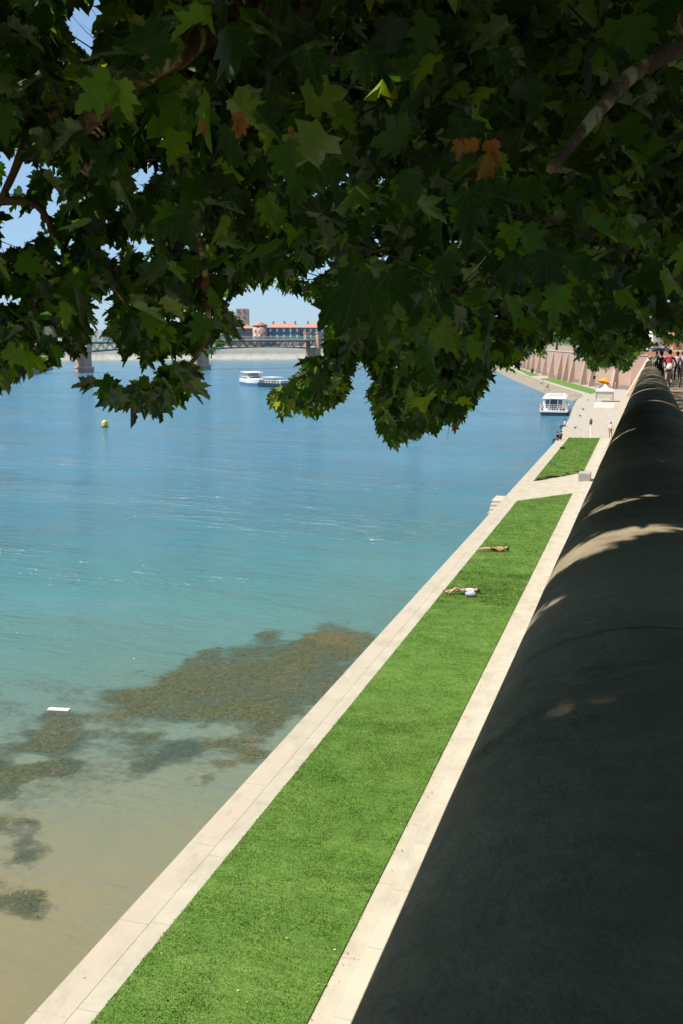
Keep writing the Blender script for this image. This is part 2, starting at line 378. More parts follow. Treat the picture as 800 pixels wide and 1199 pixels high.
# path surfaces
sheets = MB(); sheets.prism([(-4.78, -40), (-4.35, -40), (-4.35, 113), (-4.78, 113)], .5, 1.01)
MB().prism([(-4.775, -40), (-2.9, -40), (-2.9, 113.2), (-4.775, 113.2)], .5, 1.012).build('inner_path', stone_light)['kind'] = 'structure'
MB().prism([(-8.12, 67.4), (-4.775, 71.9), (-4.775, 83.6), (-8.12, 77.4)], .5, 1.008).build('cross_path', stone_light)['kind'] = 'structure'
MB().prism([(-4.40, -40), (-3.7, -40), (-3.7, 113), (-4.40, 113)], .5, 1.035).build('kerb', kerb_m, bevel=.015)['kind'] = 'structure'
cop = MB()
y = -40.
while y < 113: 
    cop.box(QX-.06, QX+.56, y+.003, min(y+3.1, 113)-.003, .82, 1.008+.003*math.sin(y)); y += 3.1
cop.build('quay_coping', edge_m, bevel=.008)['kind'] = 'structure'
# landing with stairs cut down to the water
ls = MB(); lx0, lx1 = -9.85, QX-.065
ls.box(lx0, lx1, 67.4, 69.6, -2.5, 1.0)
for k in range(5): ls.box(lx0+.01, lx1-.003, 67.4-(k+1)*.5, 67.4-k*.5-.002, -2.5, .82-k*.2)
ls.build('landing_stairs', steps_m, bevel=.015); tag(bpy.data.objects['landing_stairs'], 'pale stone landing with steps going down into the river', 'steps')
# upper promenade + terrace
MB().add([(.4, -40, prom_z(-40)), (9, -40, prom_z(-40)), (9, 225, prom_z(225)), (.4, 225, prom_z(225))], [(0, 1, 2, 3)]).build('promenade', dirt_m)['kind'] = 'structure'
MB().add([(9.15, -40, prom_z(-40)-.12), (18, -40, prom_z(-40)-.12), (18, 225, prom_z(225)-.12), (9.15, 225, prom_z(225)-.12)], [(0, 1, 2, 3)]).build('road', asphalt)['kind'] = 'structure'
MB().prism([(9, -40), (9.15, -40), (9.15, 225), (9, 225)], lambda p: prom_z(p[1])-.4, lambda p: prom_z(p[1])+.004).build('road_kerb', kerb_m)['kind'] = 'structure'
MB().add([(18, -40, prom_z(-40)-.05), (400, -40, prom_z(-40)-.05), (400, 225, prom_z(225)-.05), (18, 225, prom_z(225)-.05)], [(0, 1, 2, 3)]).build('pavement', dirt_m)['kind'] = 'structure'
TZ = prom_z(225)
tl = [(p[0]+.5, p[1]+.3) for p in wall_line]
MB().prism([(2, 222)]+tl+[(1500, 900), (1500, 225), (2, 225)], -2.6, TZ+.006).build('terrace_ground', dirt_m)['kind'] = 'structure'
# retaining wall under the parapet
def taper_wall(mb, p, q, zb, zt, tb, tt, nx, ny):   # p,q top-front line; face battered outwards (nx,ny)
    vs = []
    for (x, y), z in ((p, zt[0]), (q, zt[1])):
        vs += [(x+nx*tb, y+ny*tb, zb), (x, y, z), (x-nx*tt, y-ny*tt, z), (x-nx*tt, y-ny*tt, zb)]
    mb.add(vs, [(0, 1, 2, 3)[::-1], (4, 5, 6, 7), (0, 4, 5, 1), (1, 5, 6, 2), (2, 6, 7, 3), (3, 7, 4, 0)])
rw = MB(); 
taper_wall(rw, (-.36, -40), (-.36, 196), -.5, (prom_z(-40)+.0, prom_z(196)+.15), 2.6, .7, -1, 0)
taper_wall(rw, (-.36, 196), (-.36, 219.5), -.5, (prom_z(196)+.15, prom_z(219.5)+.8), 4.4, .7, -1, 0)
o = rw.build('retaining_wall', brick_old); tag(o, 'tall sloping brick and stone quay wall under the rounded parapet', 'wall')
# far pink retaining wall
pw = empty('retaining_wall', (*wall_line[0], 1), label='long pink brick river wall with stone buttresses behind the plaza', cat='wall')
def lw(o, root): o.parent = root; o.matrix_parent_inverse = Matrix.Translation(-Vector(root.location)); return o
WT = 8.25
m1, m2, m3 = MB(), MB(), MB()
wl = [(-.36, 219.)]+wall_line
for i in range(len(wl)-1):
    p, q = Vector(wl[i]), Vector(wl[i+1]); d = (q-p).normalized(); n = Vector((-d.y, d.x))
    if n.x > 0 or n.y > 0 and abs(n.y) > abs(n.x): n = -n
    m1.obox(p-n*.45, q-n*.45+d*.3, .9, .5, WT-.02)
    m2.obox(p-n*.40, q-n*.40+d*.3, 1.06, WT, WT+.22)
    m3.obox(p+n*.06, q+n*.06+d*.3, .2, .9, 1.9)  # darker grey band along the foot of the wall
lw(m1.build('wall_face', brick_pink), pw); lw(m2.build('wall_cap', stone_trim), pw); lw(m3.build('wall_base_band', base_grey), pw)
for i in range(1, len(wl)-1):
    p, q = Vector(wl[i]), Vector(wl[i+1]); L = (q-p).length; d = (q-p).normalized(); n = Vector((-d.y, d.x))
    if n.x > 0: n = -n
    k = 8. if i > 1 else 12.
    s = k*.5
    while s < L-1:
        c = p+d*s; b = MB(); hw = .55
        a0, a1 = c-d*hw, c+d*hw
        vs = [(*(a0+n*1.5), .95), (*(a1+n*1.5), .95), (*(a0+n*.22), WT-.5), (*(a1+n*.22), WT-.5), (*(a0+n*.004), .95), (*(a1+n*.004), .95), (*(a0+n*.004), WT-.5), (*(a1+n*.004), WT-.5)]
        b.add(vs, [(0, 1, 3, 2), (2, 3, 7, 6), (0, 2, 6, 4), (1, 5, 7, 3), (4, 5, 1, 0)])
        lw(b.build('buttress', mat('buttress_stone', (.50, .36, .29), (.42, .28, .22), 1.5)), pw); s += k*2 if L > 30 else k
# parapet
par_m, nt, b, P = base_mat('parapet_coping', .9, .2)
n1 = noise(nt, P, .9, 6., .65); n2 = noise(nt, P, 14., 5., .7); n3 = noise(nt, P, 3.5, 4., .6)
col = ramp(nt, n1, [(.3, (.20, .155, .095)), (.5, (.30, .24, .155)), (.7, (.40, .325, .22))])
col = mixc(nt, mrange(nt, n2, .35, .7, 0, .5), col, (.10, .09, .06))
col = mixc(nt, mrange(nt, noise(nt, P, .45, 6., .7), .45, .62, 0, .5), col, (.44, .36, .25))
col = mixc(nt, mrange(nt, n3, .62, .72, 0, .6), col, (.045, .05, .04))
col = mixc(nt, mrange(nt, noise(nt, P, 40., 3.), .66, .72, 0, .7), col, (.30, .29, .25))
sxp = nd(nt, 'ShaderNodeSeparateXYZ'); nt.links.new(P, sxp.inputs[0])
jf = math_(nt, 'LESS_THAN', math_(nt, 'FRACT', math_(nt, 'DIVIDE', math_(nt, 'ADD', sxp.outputs[1], math_(nt, 'MULTIPLY', n3, .03)), 2.35)), .004)
col = mixc(nt, math_(nt, 'MULTIPLY', jf, .75), col, (.03, .03, .025))
gr = noise(nt, P, 90., 4., .8); col = mixc(nt, mrange(nt, gr, .3, .7, 0, .35), col, (.08, .07, .05))
lich = mrange(nt, noise(nt, P, 7., 5., .75), .60, .68, 0, .45); col = mixc(nt, lich, col, (.33, .33, .26))
nt.links.new(col, b.inputs['Base Color']); bump(nt, b, math_(nt, 'SUBTRACT', math_(nt, 'ADD', math_(nt, 'MULTIPLY', gr, .6), math_(nt, 'ADD', n2, n3)), jf), .8, .012)
par = empty('parapet', (.06, 0, prom_z(0)), label='dark rounded concrete parapet running along the promenade into the distance', cat='parapet')
def coping(y0, y1, dz, a=.42, bb=.30, name='coping'):
    mb = MB(); ys = np.arange(y0, y1+.01, .6 if y1 < 60 else 2.); seg = 28; vs = []; fs = []
    for j, yy in enumerate(ys):
        for k in range(seg+1):
            t = math.pi*k/seg; r = 1+.004*math.sin(yy*3.1+k)+.003*math.sin(yy*.7)
            vs.append((.083-a*math.cos(t)*r, yy, 11.073+slope(yy)+dz+bb*math.sin(t)*r))
    for j in range(len(ys)-1):
        for k in range(seg): fs.append((j*(seg+1)+k, j*(seg+1)+k+1, (j+1)*(seg+1)+k+1, (j+1)*(seg+1)+k))
    mb.add(vs, fs, 0, True); mb.add(vs[:seg+1], [tuple(range(seg+1))]); mb.add(vs[-seg-1:], [tuple(range(seg+1))[::-1]])
    return lw(mb.build(name, par_m), par)
coping(-12, 49.5, 0); coping(49.6, 112, -.14)
mb = MB(); mb.prism([(-.315, -40), (.455, -40), (.455, 49.5), (-.315, 49.5)], lambda p: prom_z(p[1])-.5, lambda p: 11.073+slope(p[1])+.02)
mb.prism([(-.335, 49.5), (.455, 49.5), (.455, 112), (-.335, 112)], lambda p: prom_z(p[1])-.5, lambda p: 11.073+slope(p[1])-.12)
lw(mb.build('parapet_body', par_m), par)
mb = MB(); mb.lathe([(.001, -.1), (.2, -.08), (.2, 0), (.12, .06), (.24, .2), (.26, .32), (.2, .46), (.08, .56), (.001, .58)], 14, (.083, 111.5, 11.22+slope(111.5)))
lw(mb.build('finial', par_m), par)
# low brick wall, crosses the end of the promenade
MB().box(-3, 9, 288, 288.5, TZ, TZ+1.1).build('low_wall', mat('orange_brick', (.62, .27, .15), (.5, .21, .12), 1.5)); tag(bpy.data.objects['low_wall'], 'low orange brick wall across the far end of the promenade', 'wall')
MB().box(-4, 60, 240, 240.6, TZ, TZ+.5).build('stone_kerb_wall', stone_trim); tag(bpy.data.objects['stone_kerb_wall'], 'low pale stone wall in front of the orange brick wall', 'wall')

# ------------------------------------------------------------------ lawn blades
def blades(name, polys, dens, seed):
    r = np.random.default_rng(seed); out = []
    for pg in polys:
        xs = [p[0] for p in pg]; ys = [p[1] for p in pg]
        for y0 in np.arange(max(min(ys), 8), max(ys), 2.):
            dd = dens(y0); 
            n = int((max(xs)-min(xs))*2*dd)
            x = r.uniform(min(xs), max(xs), n); y = r.uniform(y0, y0+2, n)
            e = sdpoly(x, y, pg); k = e > -.05*r.random(n)-.035*fbm(x*3, y*3, 5)+.02
            out.append(np.c_[x[k], y[k], np.full(k.sum(), 1.04)])
    P = np.concatenate(out); n = len(P); sz = np.where(P[:, 1] < 40, 1., np.where(P[:, 1] < 75, 1.6, 2.6))
    tuft = .55+.9*fbm(P[:, 0]*2.5, P[:, 1]*2.5, 3)
    h = r.uniform(.014, .042, n)*tuft*sz**.5; wd = r.uniform(.006, .012, n)*sz; a = r.uniform(0, 6.283, n)
    l = r.normal(0, .022, (n, 2))*sz[:, None]**.5 + np.c_[fbm(P[:, 0]*1.3, P[:, 1]*1.3, 8)-.5, fbm(P[:, 0]*1.3, P[:, 1]*1.3, 9)-.5]*.07
    d = np.c_[np.cos(a)*wd, np.sin(a)*wd, np.zeros(n)]
    V = np.stack([P-d, P+d, P+np.c_[l, h]], 1).reshape(-1, 3); T = np.arange(3*n).reshape(-1, 3)
    rv = np.repeat(r.random(n), 3); colr = np.c_[rv*0, rv*0, rv, rv*0+1]
    o = np_mesh(name, V, T, blade_m, col=colr); return tag(o, kind='stuff')
o = blades('grass', [lawn1, lawn2], lambda y: 2600 if y < 28 else 1500 if y < 45 else 700 if y < 75 else 300, 3)
tag(o, 'short bright green grass covering the long riverside lawn', 'grass')
# dry dirt patch on the near end of the second lawn
r = np.random.default_rng(5); n = 1500; t = r.random(n); x = -7.9+t*3.2; y = 77.6+t*5.9+np.abs(r.normal(0, .8, n))+.2
k = fbm(x*1.5, y*1.5, 2) > .48; P = np.c_[x, y, np.full(n, 1.085)][k]; n = len(P); a = r.uniform(0, 6.28, n)[:, None]; s = r.uniform(.05, .16, n)[:, None]
V = np.stack([P+np.c_[np.cos(a+q)*s, np.sin(a+q)*s*1.3, np.zeros(n)] for q in (0, 2.1, 4.2)], 1).reshape(-1, 3)
o = np_mesh('bare_soil', V, np.arange(3*n).reshape(-1, 3), mat('dry_soil', (.26, .16, .09), (.18, .11, .06), 5)); tag(o, 'brown worn patch on the near end of the second lawn', 'soil', kind='stuff')

# fallen leaves and small litter on the lawn and the paving
r = np.random.default_rng(77); n = 650; x = np.where(r.random(n) < .55, r.uniform(-8.1, -4.8, n), np.where(r.random(n) < .6, -4.78+np.abs(r.normal(0, .22, n)), r.uniform(-9.05, -4.2, n))); y = 10+r.random(n)**1.4*100
P = np.c_[x, y, np.where((x > -8.1) & (x < -4.8), 1.085, 1.045)]; a = r.uniform(0, 6.28, n)[:, None]; s_ = r.uniform(.008, .028, n)[:, None]
V = np.stack([P+np.c_[np.cos(a+q)*s_*w_, np.sin(a+q)*s_*w_, r.normal(0, .006, (n, 1))] for q, w_ in ((0, 1.3), (1.6, .6), (3.14, 1.2), (4.7, .7))], 1).reshape(-1, 3)
k0 = np.arange(n)*4; rc_ = np.repeat(r.random(n), 4)
lm_, nt3, b3, _ = base_mat('leaf_litter', .8, .2); a3 = nd(nt3, 'ShaderNodeAttribute', attribute_name='lf'); s3 = nd(nt3, 'ShaderNodeSeparateColor'); nt3.links.new(a3.outputs['Color'], s3.inputs[0])
nt3.links.new(ramp(nt3, s3.outputs[2], [(0., (.10, .05, .02)), (.4, (.26, .14, .05)), (.8, (.40, .28, .12)), (1., (.6, .55, .45))]), b3.inputs['Base Color'])
o = np_mesh('leaf_litter', V, np.concatenate([np.c_[k0, k0+1, k0+2], np.c_[k0, k0+2, k0+3]]), lm_, col=np.c_[rc_*0, rc_*0, rc_, rc_*0+1]); tag(o, 'dry fallen leaves scattered over the lawn and paving', 'fallen leaves', kind='stuff')

# ------------------------------------------------------------------ water weed
Wp = lambda pts: [un(px, py, 0) for px, py in pts]
main = Wp([(480, 737), (380, 736), (300, 752), (225, 768), (150, 803), (100, 818), (96, 842), (120, 852), (150, 848), (175, 864), (235, 866), (262, 886), (300, 898), (350, 862), (420, 800), (500, 735)])
dark = Wp([(135, 868), (200, 858), (245, 862), (240, 888), (205, 905), (185, 920), (160, 922), (140, 900)])
lft = [Wp([(0, 846), (50, 826), (118, 832), (122, 862), (96, 882), (60, 893), (5, 890)]), Wp([(-30, 892), (40, 884), (125, 890), (110, 912), (50, 928), (-30, 948)]), Wp([(-40, 948), (20, 950), (70, 966), (52, 1002), (-40, 1035)]), Wp([(58, 936), (88, 938), (84, 950), (60, 952)]), Wp([(235, 908), (262, 905), (255, 918), (238, 918)]), Wp([(35, 1030), (60, 1040), (40, 1060), (20, 1050)]), Wp([(300, 902), (330, 900), (320, 912)])]
s = .10; gx = np.arange(-27, QX-.12, s); gy = np.arange(12, 44, s); X, Y = np.meshgrid(gx, gy)
nz = (fbm(X*.9, Y*.9, 1, 5)-.5)
dm = np.clip((sdpoly(X, Y, main)+nz*5.)/2.+.3, 0, 1)*(.66+.34*np.clip((fbm(X*1.2, Y*1.2, 40, 4)-.36)*7, 0, 1))
dk = np.clip((sdpoly(X, Y, dark)+nz*3.2)/1.4, 0, 1)*.9
dl = np.max([np.clip((sdpoly(X, Y, p)+nz*4.2)/1.3, 0, 1)*.9 for p in lft], axis=0)
wide = Wp([(-60, 800), (120, 790), (250, 755), (380, 728), (500, 725), (340, 905), (180, 930), (100, 960), (60, 1050), (-60, 1080)])
dwd = np.clip((sdpoly(X, Y, wide)+nz*3.)/3., 0, 1)*np.clip(fbm(X*.5, Y*.9, 66, 4)*1.5-.45, 0, .36)
sub = np.maximum.reduce([dm, dk, dl, dwd])
big = fbm(X*.35, Y*.35, 21, 4)
kind = np.where(dk > dm*.8, 0., np.clip(.72-.35*(dl > dm), 0, 1)*np.ones_like(X)); kind = np.clip(kind+(fbm(X*.8, Y*.8, 31, 4)-.5)*1.4, 0, 1)
nyy, nxx = X.shape; idx = np.arange(nyy*nxx).reshape(nyy, nxx)
q = (np.maximum.reduce([sub[:-1, :-1], sub[1:, :-1], sub[:-1, 1:], sub[1:, 1:]]) > .01)
A = idx[:-1, :-1][q]; B = idx[:-1, 1:][q]; Cc = idx[1:, 1:][q]; D = idx[1:, :-1][q]
T = np.concatenate([np.c_[A, B, Cc], np.c_[A, Cc, D]])
V = np.c_[X.ravel(), Y.ravel(), np.full(X.size, .006)]; col = np.c_[sub.ravel(), kind.ravel(), big.ravel(), np.ones(X.size)]
wmat, nt, b, P = base_mat('submerged_weed', .35, .4)
a = nd(nt, 'ShaderNodeAttribute', attribute_name='lf'); ss = nd(nt, 'ShaderNodeSeparateColor'); nt.links.new(a.outputs['Color'], ss.inputs[0])
nA = noise(nt, P, 3.5, 9., .8); nB = noise(nt, P, 14., 6., .8)
c0 = ramp(nt, nA, [(.3, (.018, .035, .03)), (.55, (.05, .07, .035)), (.75, (.11, .10, .045))])
c1 = ramp(nt, nB, [(.3, (.018, .030, .016)), (.48, (.065, .078, .026)), (.6, (.13, .125, .04)), (.75, (.21, .19, .07))])
c1 = mixc(nt, mrange(nt, ss.outputs[2], .60, .75, 0, .22), c1, (.20, .09, .03))
nt.links.new(mixc(nt, ss.outputs[1], c0, c1), b.inputs['Base Color'])
al = mrange(nt, math_(nt, 'ADD', ss.outputs[0], math_(nt, 'MULTIPLY', math_(nt, 'SUBTRACT', nA, .5), 1.5)), .10, .95, 0, .93)
nt.links.new(al, b.inputs['Alpha']); bump(nt, b, nB, .5, .03)
r = np.random.default_rng(9)
nf = 300000; fx = r.uniform(-26, QX-.15, nf); fy = r.uniform(12, 43, nf)
ii = np.clip(((fy-12)/s).astype(int), 0, nyy-1); jj = np.clip(((fx+27)/s).astype(int), 0, nxx-1)
kp = (r.random(nf) < (sub[ii, jj]*(.12+.88*kind[ii, jj]))**1.3*.8) & (sub[ii, jj] > .35)
fx, fy = fx[kp], fy[kp]; kk = kind[ii, jj][kp]; bb = big[ii, jj][kp]; n = len(fx); an = r.uniform(0, 6.28, n); L = r.uniform(.03, .12, n); wd = r.uniform(.003, .009, n)
P0 = np.c_[fx, fy, r.uniform(.012, .03, n)]; dv = np.c_[np.cos(an)*L, np.sin(an)*L, r.normal(0, .006, n)]; pv = np.c_[-np.sin(an)*wd, np.cos(an)*wd, np.zeros(n)]
FV = np.stack([P0-dv, P0+pv, P0+dv, P0-pv], 1).reshape(-1, 3); k0 = np.arange(n)*4+len(V)
FT = np.concatenate([np.c_[k0, k0+3, k0+1], np.c_[k0+1, k0+3, k0+2]])
rc = np.repeat(np.clip(r.random(n)*.8+(bb > .62)*r.random(n)*.3, 0, 1), 4)
fm, nt2, b2, _ = base_mat('floating_weed', .8, .2)
a = nd(nt2, 'ShaderNodeAttribute', attribute_name='lf'); s2 = nd(nt2, 'ShaderNodeSeparateColor'); nt2.links.new(a.outputs['Color'], s2.inputs[0])
nt2.links.new(ramp(nt2, s2.outputs[2], [(0., (.02, .03, .012)), (.35, (.08, .09, .022)), (.6, (.16, .145, .035)), (.82, (.28, .25, .09)), (.93, (.28, .15, .03)), (1., (.36, .18, .04))]), b2.inputs['Base Color'])
o = np_mesh('water_weed', np.r_[V, FV], np.r_[T, FT], [wmat, fm], col=np.r_[col, np.c_[rc*0, rc*0, rc, rc*0+1]], mi=np.r_[np.zeros(len(T)), np.ones(len(FT))])
tag(o, 'brown and olive water weed mat floating beside the quay', 'water weed', kind='stuff')

# ------------------------------------------------------------------ trees
def leaf_template(kind):
    if kind == 'hd':
        half = [(0, 0), (.10, -.05), (.27, -.08), (.30, .00), (.46, .06), (.40, .14), (.50, .24), (.36, .27), (.30, .33), (.44, .42), (.42, .52), (.52, .66), (.36, .62), (.26, .60), (.17, .58), (.20, .72), (.12, .80), (.13, .90), (0, 1.05)]
    elif kind == 'md':
        half = [(0, 0), (.28, -.07), (.28, .04), (.50, .20), (.29, .32), (.50, .62), (.18, .58), (.14, .82), (0, 1.03)]
    else:
        half = [(0, 0), (.42, .1), (.27, .32), (.44, .6), (.16, .6), (0, 1.)]
    pts = half+[(-x, y) for x, y in half[-2:0:-1]]
    c = (0, .34); V = [(c[0], c[1], 0)]+[(x, y, 0) for x, y in pts]; n = len(pts)
    V = [(x, y, .16*abs(x)-.28*(x*x+(y-.3)**2*.8)+(.05*math.sin(9*y+5*x) if kind == 'hd' else 0)) for x, y, _ in V]
    T = [(0, 1+i, 1+(i+1) % n) for i in range(n)]
    if kind != 'lo':
        k = len(V); V += [(-.012, 0, -.02), (.012, 0, -.02), (.0, -.55, .10)]; T.append((k, k+1, k+2))
    return np.array(V), np.array(T)
TPL = {k: leaf_template(k) for k in ('hd', 'md', 'lo')}
def leaves_geom(P, size, kind, r, rnd=None, hang=.7, tip=None, nrm=None):
    n = len(P); V0, T0 = TPL[kind]
    t = r.normal(0, 1, (n, 3)); t[:, 2] = t[:, 2]*.5-hang*1.7; t /= np.linalg.norm(t, axis=1)[:, None]
    if tip is not None: t = tip/np.linalg.norm(tip, axis=1)[:, None]
    g = r.normal(0, 1, (n, 3)); g[:, 2] = np.abs(g[:, 2])+.35
    if nrm is not None: g = nrm
    nn = g-(g*t).sum(1)[:, None]*t; nn /= np.linalg.norm(nn, axis=1)[:, None]; bx = np.cross(t, nn)
    curl = r.uniform(.2, 1.5, n)
    asp = r.uniform(.72, 1.12, n)[:, None, None]; shr = r.normal(0, .16, n)[:, None, None]; foldx = r.uniform(.0, .55, n)[:, None, None]
    X0 = V0[None, :, 0:1]; zz_ = np.abs(X0)*foldx*1.1
    V = P[:, None, :]+size[:, None, None]*(nn[:, None, :]*zz_+bx[:, None, :]*(X0*asp*(1-foldx*.35)+V0[None, :, 1:2]*shr)+t[:, None, :]*V0[None, :, 1:2]+nn[:, None, :]*V0[None, :, 2:3]*curl[:, None, None])
    k = len(V0); T = T0[None]+(np.arange(n)*k)[:, None, None]
    rnd = r.random(n)*.989 if rnd is None else rnd
    col = np.zeros((n, k, 4)); col[:, :, 0] = V0[None, :, 0]+.5; col[:, :, 1] = V0[None, :, 1]+.1; col[:, :, 2] = rnd[:, None]; col[:, :, 3] = 1
    return V.reshape(-1, 3), T.reshape(-1, 3), col.reshape(-1, 4)
def merge(gs):
    V, T, K = [], [], []; k = 0
    for v, t, c in gs: V.append(v); T.append(t+k); K.append(c); k += len(v)
    return np.concatenate(V), np.concatenate(T), np.concatenate(K)
# how low the branches hang along the river side, and the gaps in the crown, as seen over the quay
LOW = [(-400, 480), (-60, 475), (0, 468), (18, 452), (45, 438), (75, 432), (88, 420), (105, 425), (150, 424), (170, 432), (196, 425), (215, 420), (232, 418), (262, 412), (284, 380), (262, 356), (300, 344), (335, 350), (365, 356), (384, 366), (388, 395), (386, 420), (355, 448), (306, 480), (335, 496), (385, 486), (400, 470), (415, 432), (430, 428), (440, 440), (436, 480), (452, 530), (478, 522), (500, 510), (535, 507), (548, 480), (572, 464), (574, 436), (600, 434), (612, 416), (630, 418), (655, 400), (672, 404), (690, 434), (700, 438), (712, 430), (728, 440), (738, 424), (756, 406), (775, 401), (810, 398), (1200, 380)]
CPOLY = LOW+[(1200, -900), (-400, -900)]
BRANCHLET = [(108, 462), (122, 456), (150, 470), (175, 462), (200, 440), (226, 440), (222, 470), (195, 484), (175, 486), (150, 484), (125, 474)]
HOLES = [([(70, 25), (120, 5), (140, 10), (128, 45), (108, 52), (108, 85), (98, 108), (84, 100), (88, 68), (72, 40)], 1.), ([(60, 142), (88, 158), (80, 168), (60, 162)], 1.),
         ([(0, 164), (20, 166), (30, 190), (40, 225), (30, 238), (0, 236)], .99), ([(0, 250), (40, 252), (52, 275), (44, 300), (20, 305), (0, 300)], .99), ([(20, 190), (60, 180), (70, 230), (60, 300), (28, 305)], .3), ([(-10, 352), (20, 345), (34, 362), (10, 378), (-10, 380)], .99), ([(88, 345), (128, 340), (150, 350), (160, 372), (120, 392), (92, 385), (80, 365)], .6), ([(172, 362), (200, 355), (236, 362), (246, 380), (205, 392), (180, 384)], .6), ([(60, 300), (90, 305), (84, 330), (64, 325)], .99), ([(120, 285), (150, 300), (140, 325), (118, 315)], .99), ([(160, 300), (185, 310), (175, 335)], .99), ([(96, 200), (118, 206), (110, 226), (96, 220)], .99),
         ([(110, 180), (190, 190), (190, 330), (110, 330)], .22), ([(92, 398), (120, 396), (136, 404), (140, 418), (112, 424), (94, 420)], .99), ([(205, 30), (240, 90), (215, 100)], .4), ([(150, 60), (165, 62), (160, 90), (140, 80)], .7),
         ([(418, 440), (438, 434), (440, 455), (424, 470)], .9), ([(560, 405), (610, 392), (600, 420), (570, 425)], .25), ([(345, 85), (380, 70), (370, 110)], 0.)]
lx = np.array([p[0] for p in LOW]); ly = np.array([p[1] for p in LOW])
def keep_leaf(P, r, pad=0., size=None):
    px, py, f = proj(P); sp = np.clip((size if size is not None else .1)*FPX/np.maximum(f, .5), 0, 70); infr = (f > .3) & (px > -70) & (px < 880) & (py > -60) & (py < 1260)
    py2 = py+pad+r.normal(0, 4, len(P)); px2 = px+r.normal(0, 3, len(P))+(fbm(py/14., px/14., 12, 3)-.5)*14
    wob = (fbm(px2/15., px2*0+py/24., 77, 3)-.5)*26
    ok = sdpoly(px2, py2+sp*.12, CPOLY) > sp*.30-wob*.6
    for pg, pr in HOLES:
        h = (sdpoly(px2, py2, pg) > -sp*.2)
        if pr >= .95: ok &= ~h
        else: ok &= ~(h & (fbm(px/22., py/22., 60, 3) < .28+.42*pr))
    gap = fbm(px/17., py/17., 91, 3)
    thr = np.interp(px, [-40, 60, 200, 270, 420, 800], [.47, .46, .45, .40, .35, .32])
    ok &= ~((gap < thr) & (py < 405))
    ok |= sdpoly(px, py+pad*.3, BRANCHLET) > 0
    return ok | ~infr
def crown_from_clumps(cl, r, kind, sz, per, rad, pad=0, hang=.7):
    cl = np.asarray(cl); n = len(cl); P = np.repeat(cl, per, 0)+r.normal(0, 1, (n*per, 3))*np.array([1, 1, .75])*rad
    size = np.abs(r.normal(sz, sz*.28, len(P)))+.03
    tipP = P+np.c_[P[:, :2]*0, -size*.5]
    k = keep_leaf(tipP, r, pad, size); P, size = P[k], size[k]
    # openings cut overhead to let sun onto the parapet and a patch of promenade
    h = (P[:, 2]-10.9)/sd.z; X, Y = P[:, 0]-sd.x*h, P[:, 1]-sd.y*h
    k = ~((X > -1.1) & (X < 1.3) & (Y > 46.4) & (Y < 51)) & ~((X > .7) & (X < 5) & (Y > 38) & (Y < 41.5)) & ~(((X+.1)**2/.42+(Y-3.75-.25*X)**2/.075) < 1)
    for yc, xc, wx, wy in ((3.0, -.1, .05, -.03), (4.7, .15, .2, -.02), (5.3, -.3, .1, .0), (6.3, .1, .25, -.01), (7.4, -.3, .1, .0), (5.6, -.3, .08, .01), (9.1, -.2, .2, .0), (13.4, -.35, .15, .03), (14.1, .35, .1, .0), (18.6, -.1, .35, .04), (19.6, .4, .1, .02), (26.3, .3, .3, .06), (29.5, -.25, .3, .03), (31, .35, .3, .08), (36.2, 0, .5, .10), (39., .3, .2, .06), (43.5, -.1, .5, .14)):  # leaf gaps cut for sun streaks on the parapet
        k &= ~(((X-xc)/(wx+.17))**2+((Y-yc-.2*(X-xc))/(wy+.14+.0034*yc))**2 < 1)
    P, size = P[k], size[k]
    # stay out of the photographer's space, and clear of the ground, wall and promenade below
    d = np.linalg.norm(P-EYE, axis=1); k = (d > (1.7 if kind == 'hd' else 3.6)) & ((P[:, 0] < -.6) | (P[:, 2] > 11.9+slope(P[:, 1]) + np.where(P[:, 0] > .4, 1.2, 0)))
    P, size = P[k], size[k]
    rn = np.clip(r.random(len(P))*.8+fbm(P[:, 0]*1.4+P[:, 2], P[:, 1]*1.4, 4)*.4-.07, 0, .985); rn = np.where((r.random(len(P)) < .0016) & (np.linalg.norm(P-EYE, axis=1) > 5), .995, rn)
    return leaves_geom(P, size, kind, r, rn, hang)
def imgclumps(r, x0, x1, y0, y1, d0, d1, n):
    px = r.uniform(x0, x1, n); py = r.uniform(y0, y1, n); d = r.uniform(d0, d1, n)
    return np.array([at(a, b, c) for a, b, c in zip(px, py, d)])
def branch_tubes(mb, root, cl, r, nmain=5, r0=.12):
    """limbs from the root point out to clump groups, with twigs to each clump"""
    cl = np.asarray(cl)
    if len(cl) == 0: return
    cen = cl[r.choice(len(cl), min(nmain, len(cl)), replace=False)]
    for _ in range(4):
        lab = np.argmin(((cl[:, None]-cen[None])**2).sum(2), 1)
        cen = np.array([cl[lab == k].mean(0) if (lab == k).any() else cen[k] for k in range(len(cen))])
    for k in range(len(cen)):
        a, b = np.array(root), cen[k]; L = np.linalg.norm(b-a); pts = []
        for t in np.linspace(0, 1, 7):
            p = a+(b-a)*t; p[2] += math.sin(t*math.pi)*L*.12; p += r.normal(0, .02*L, 3)*(0 < t < 1); pts.append(p)
        if not keep_leaf(np.array(pts[3:]), r, 12, .4).all(): continue
        mb.tube(pts, [r0*(1-.75*t) for t in np.linspace(0, 1, 7)], 7, cap=False)
        for c in cl[lab == k]:
            j = r.integers(3, 7); s_ = pts[j]
            if not keep_leaf(np.array([c, (s_+c)/2, s_*.3+c*.7, s_]), r, 10, .3).all(): continue
            mid = (s_+c)/2+r.normal(0, .06, 3)+np.array([0, 0, .08])
            mb.tube([s_, mid, c], [.02+.008*r0/.1, .011, .004], 4, cap=False)
            for q in range(2): e = c+r.normal(0, .25, 3); mb.tube([c*.7+mid*.3, (c+e)/2, e], [.006, .004, .002], 3, cap=False)
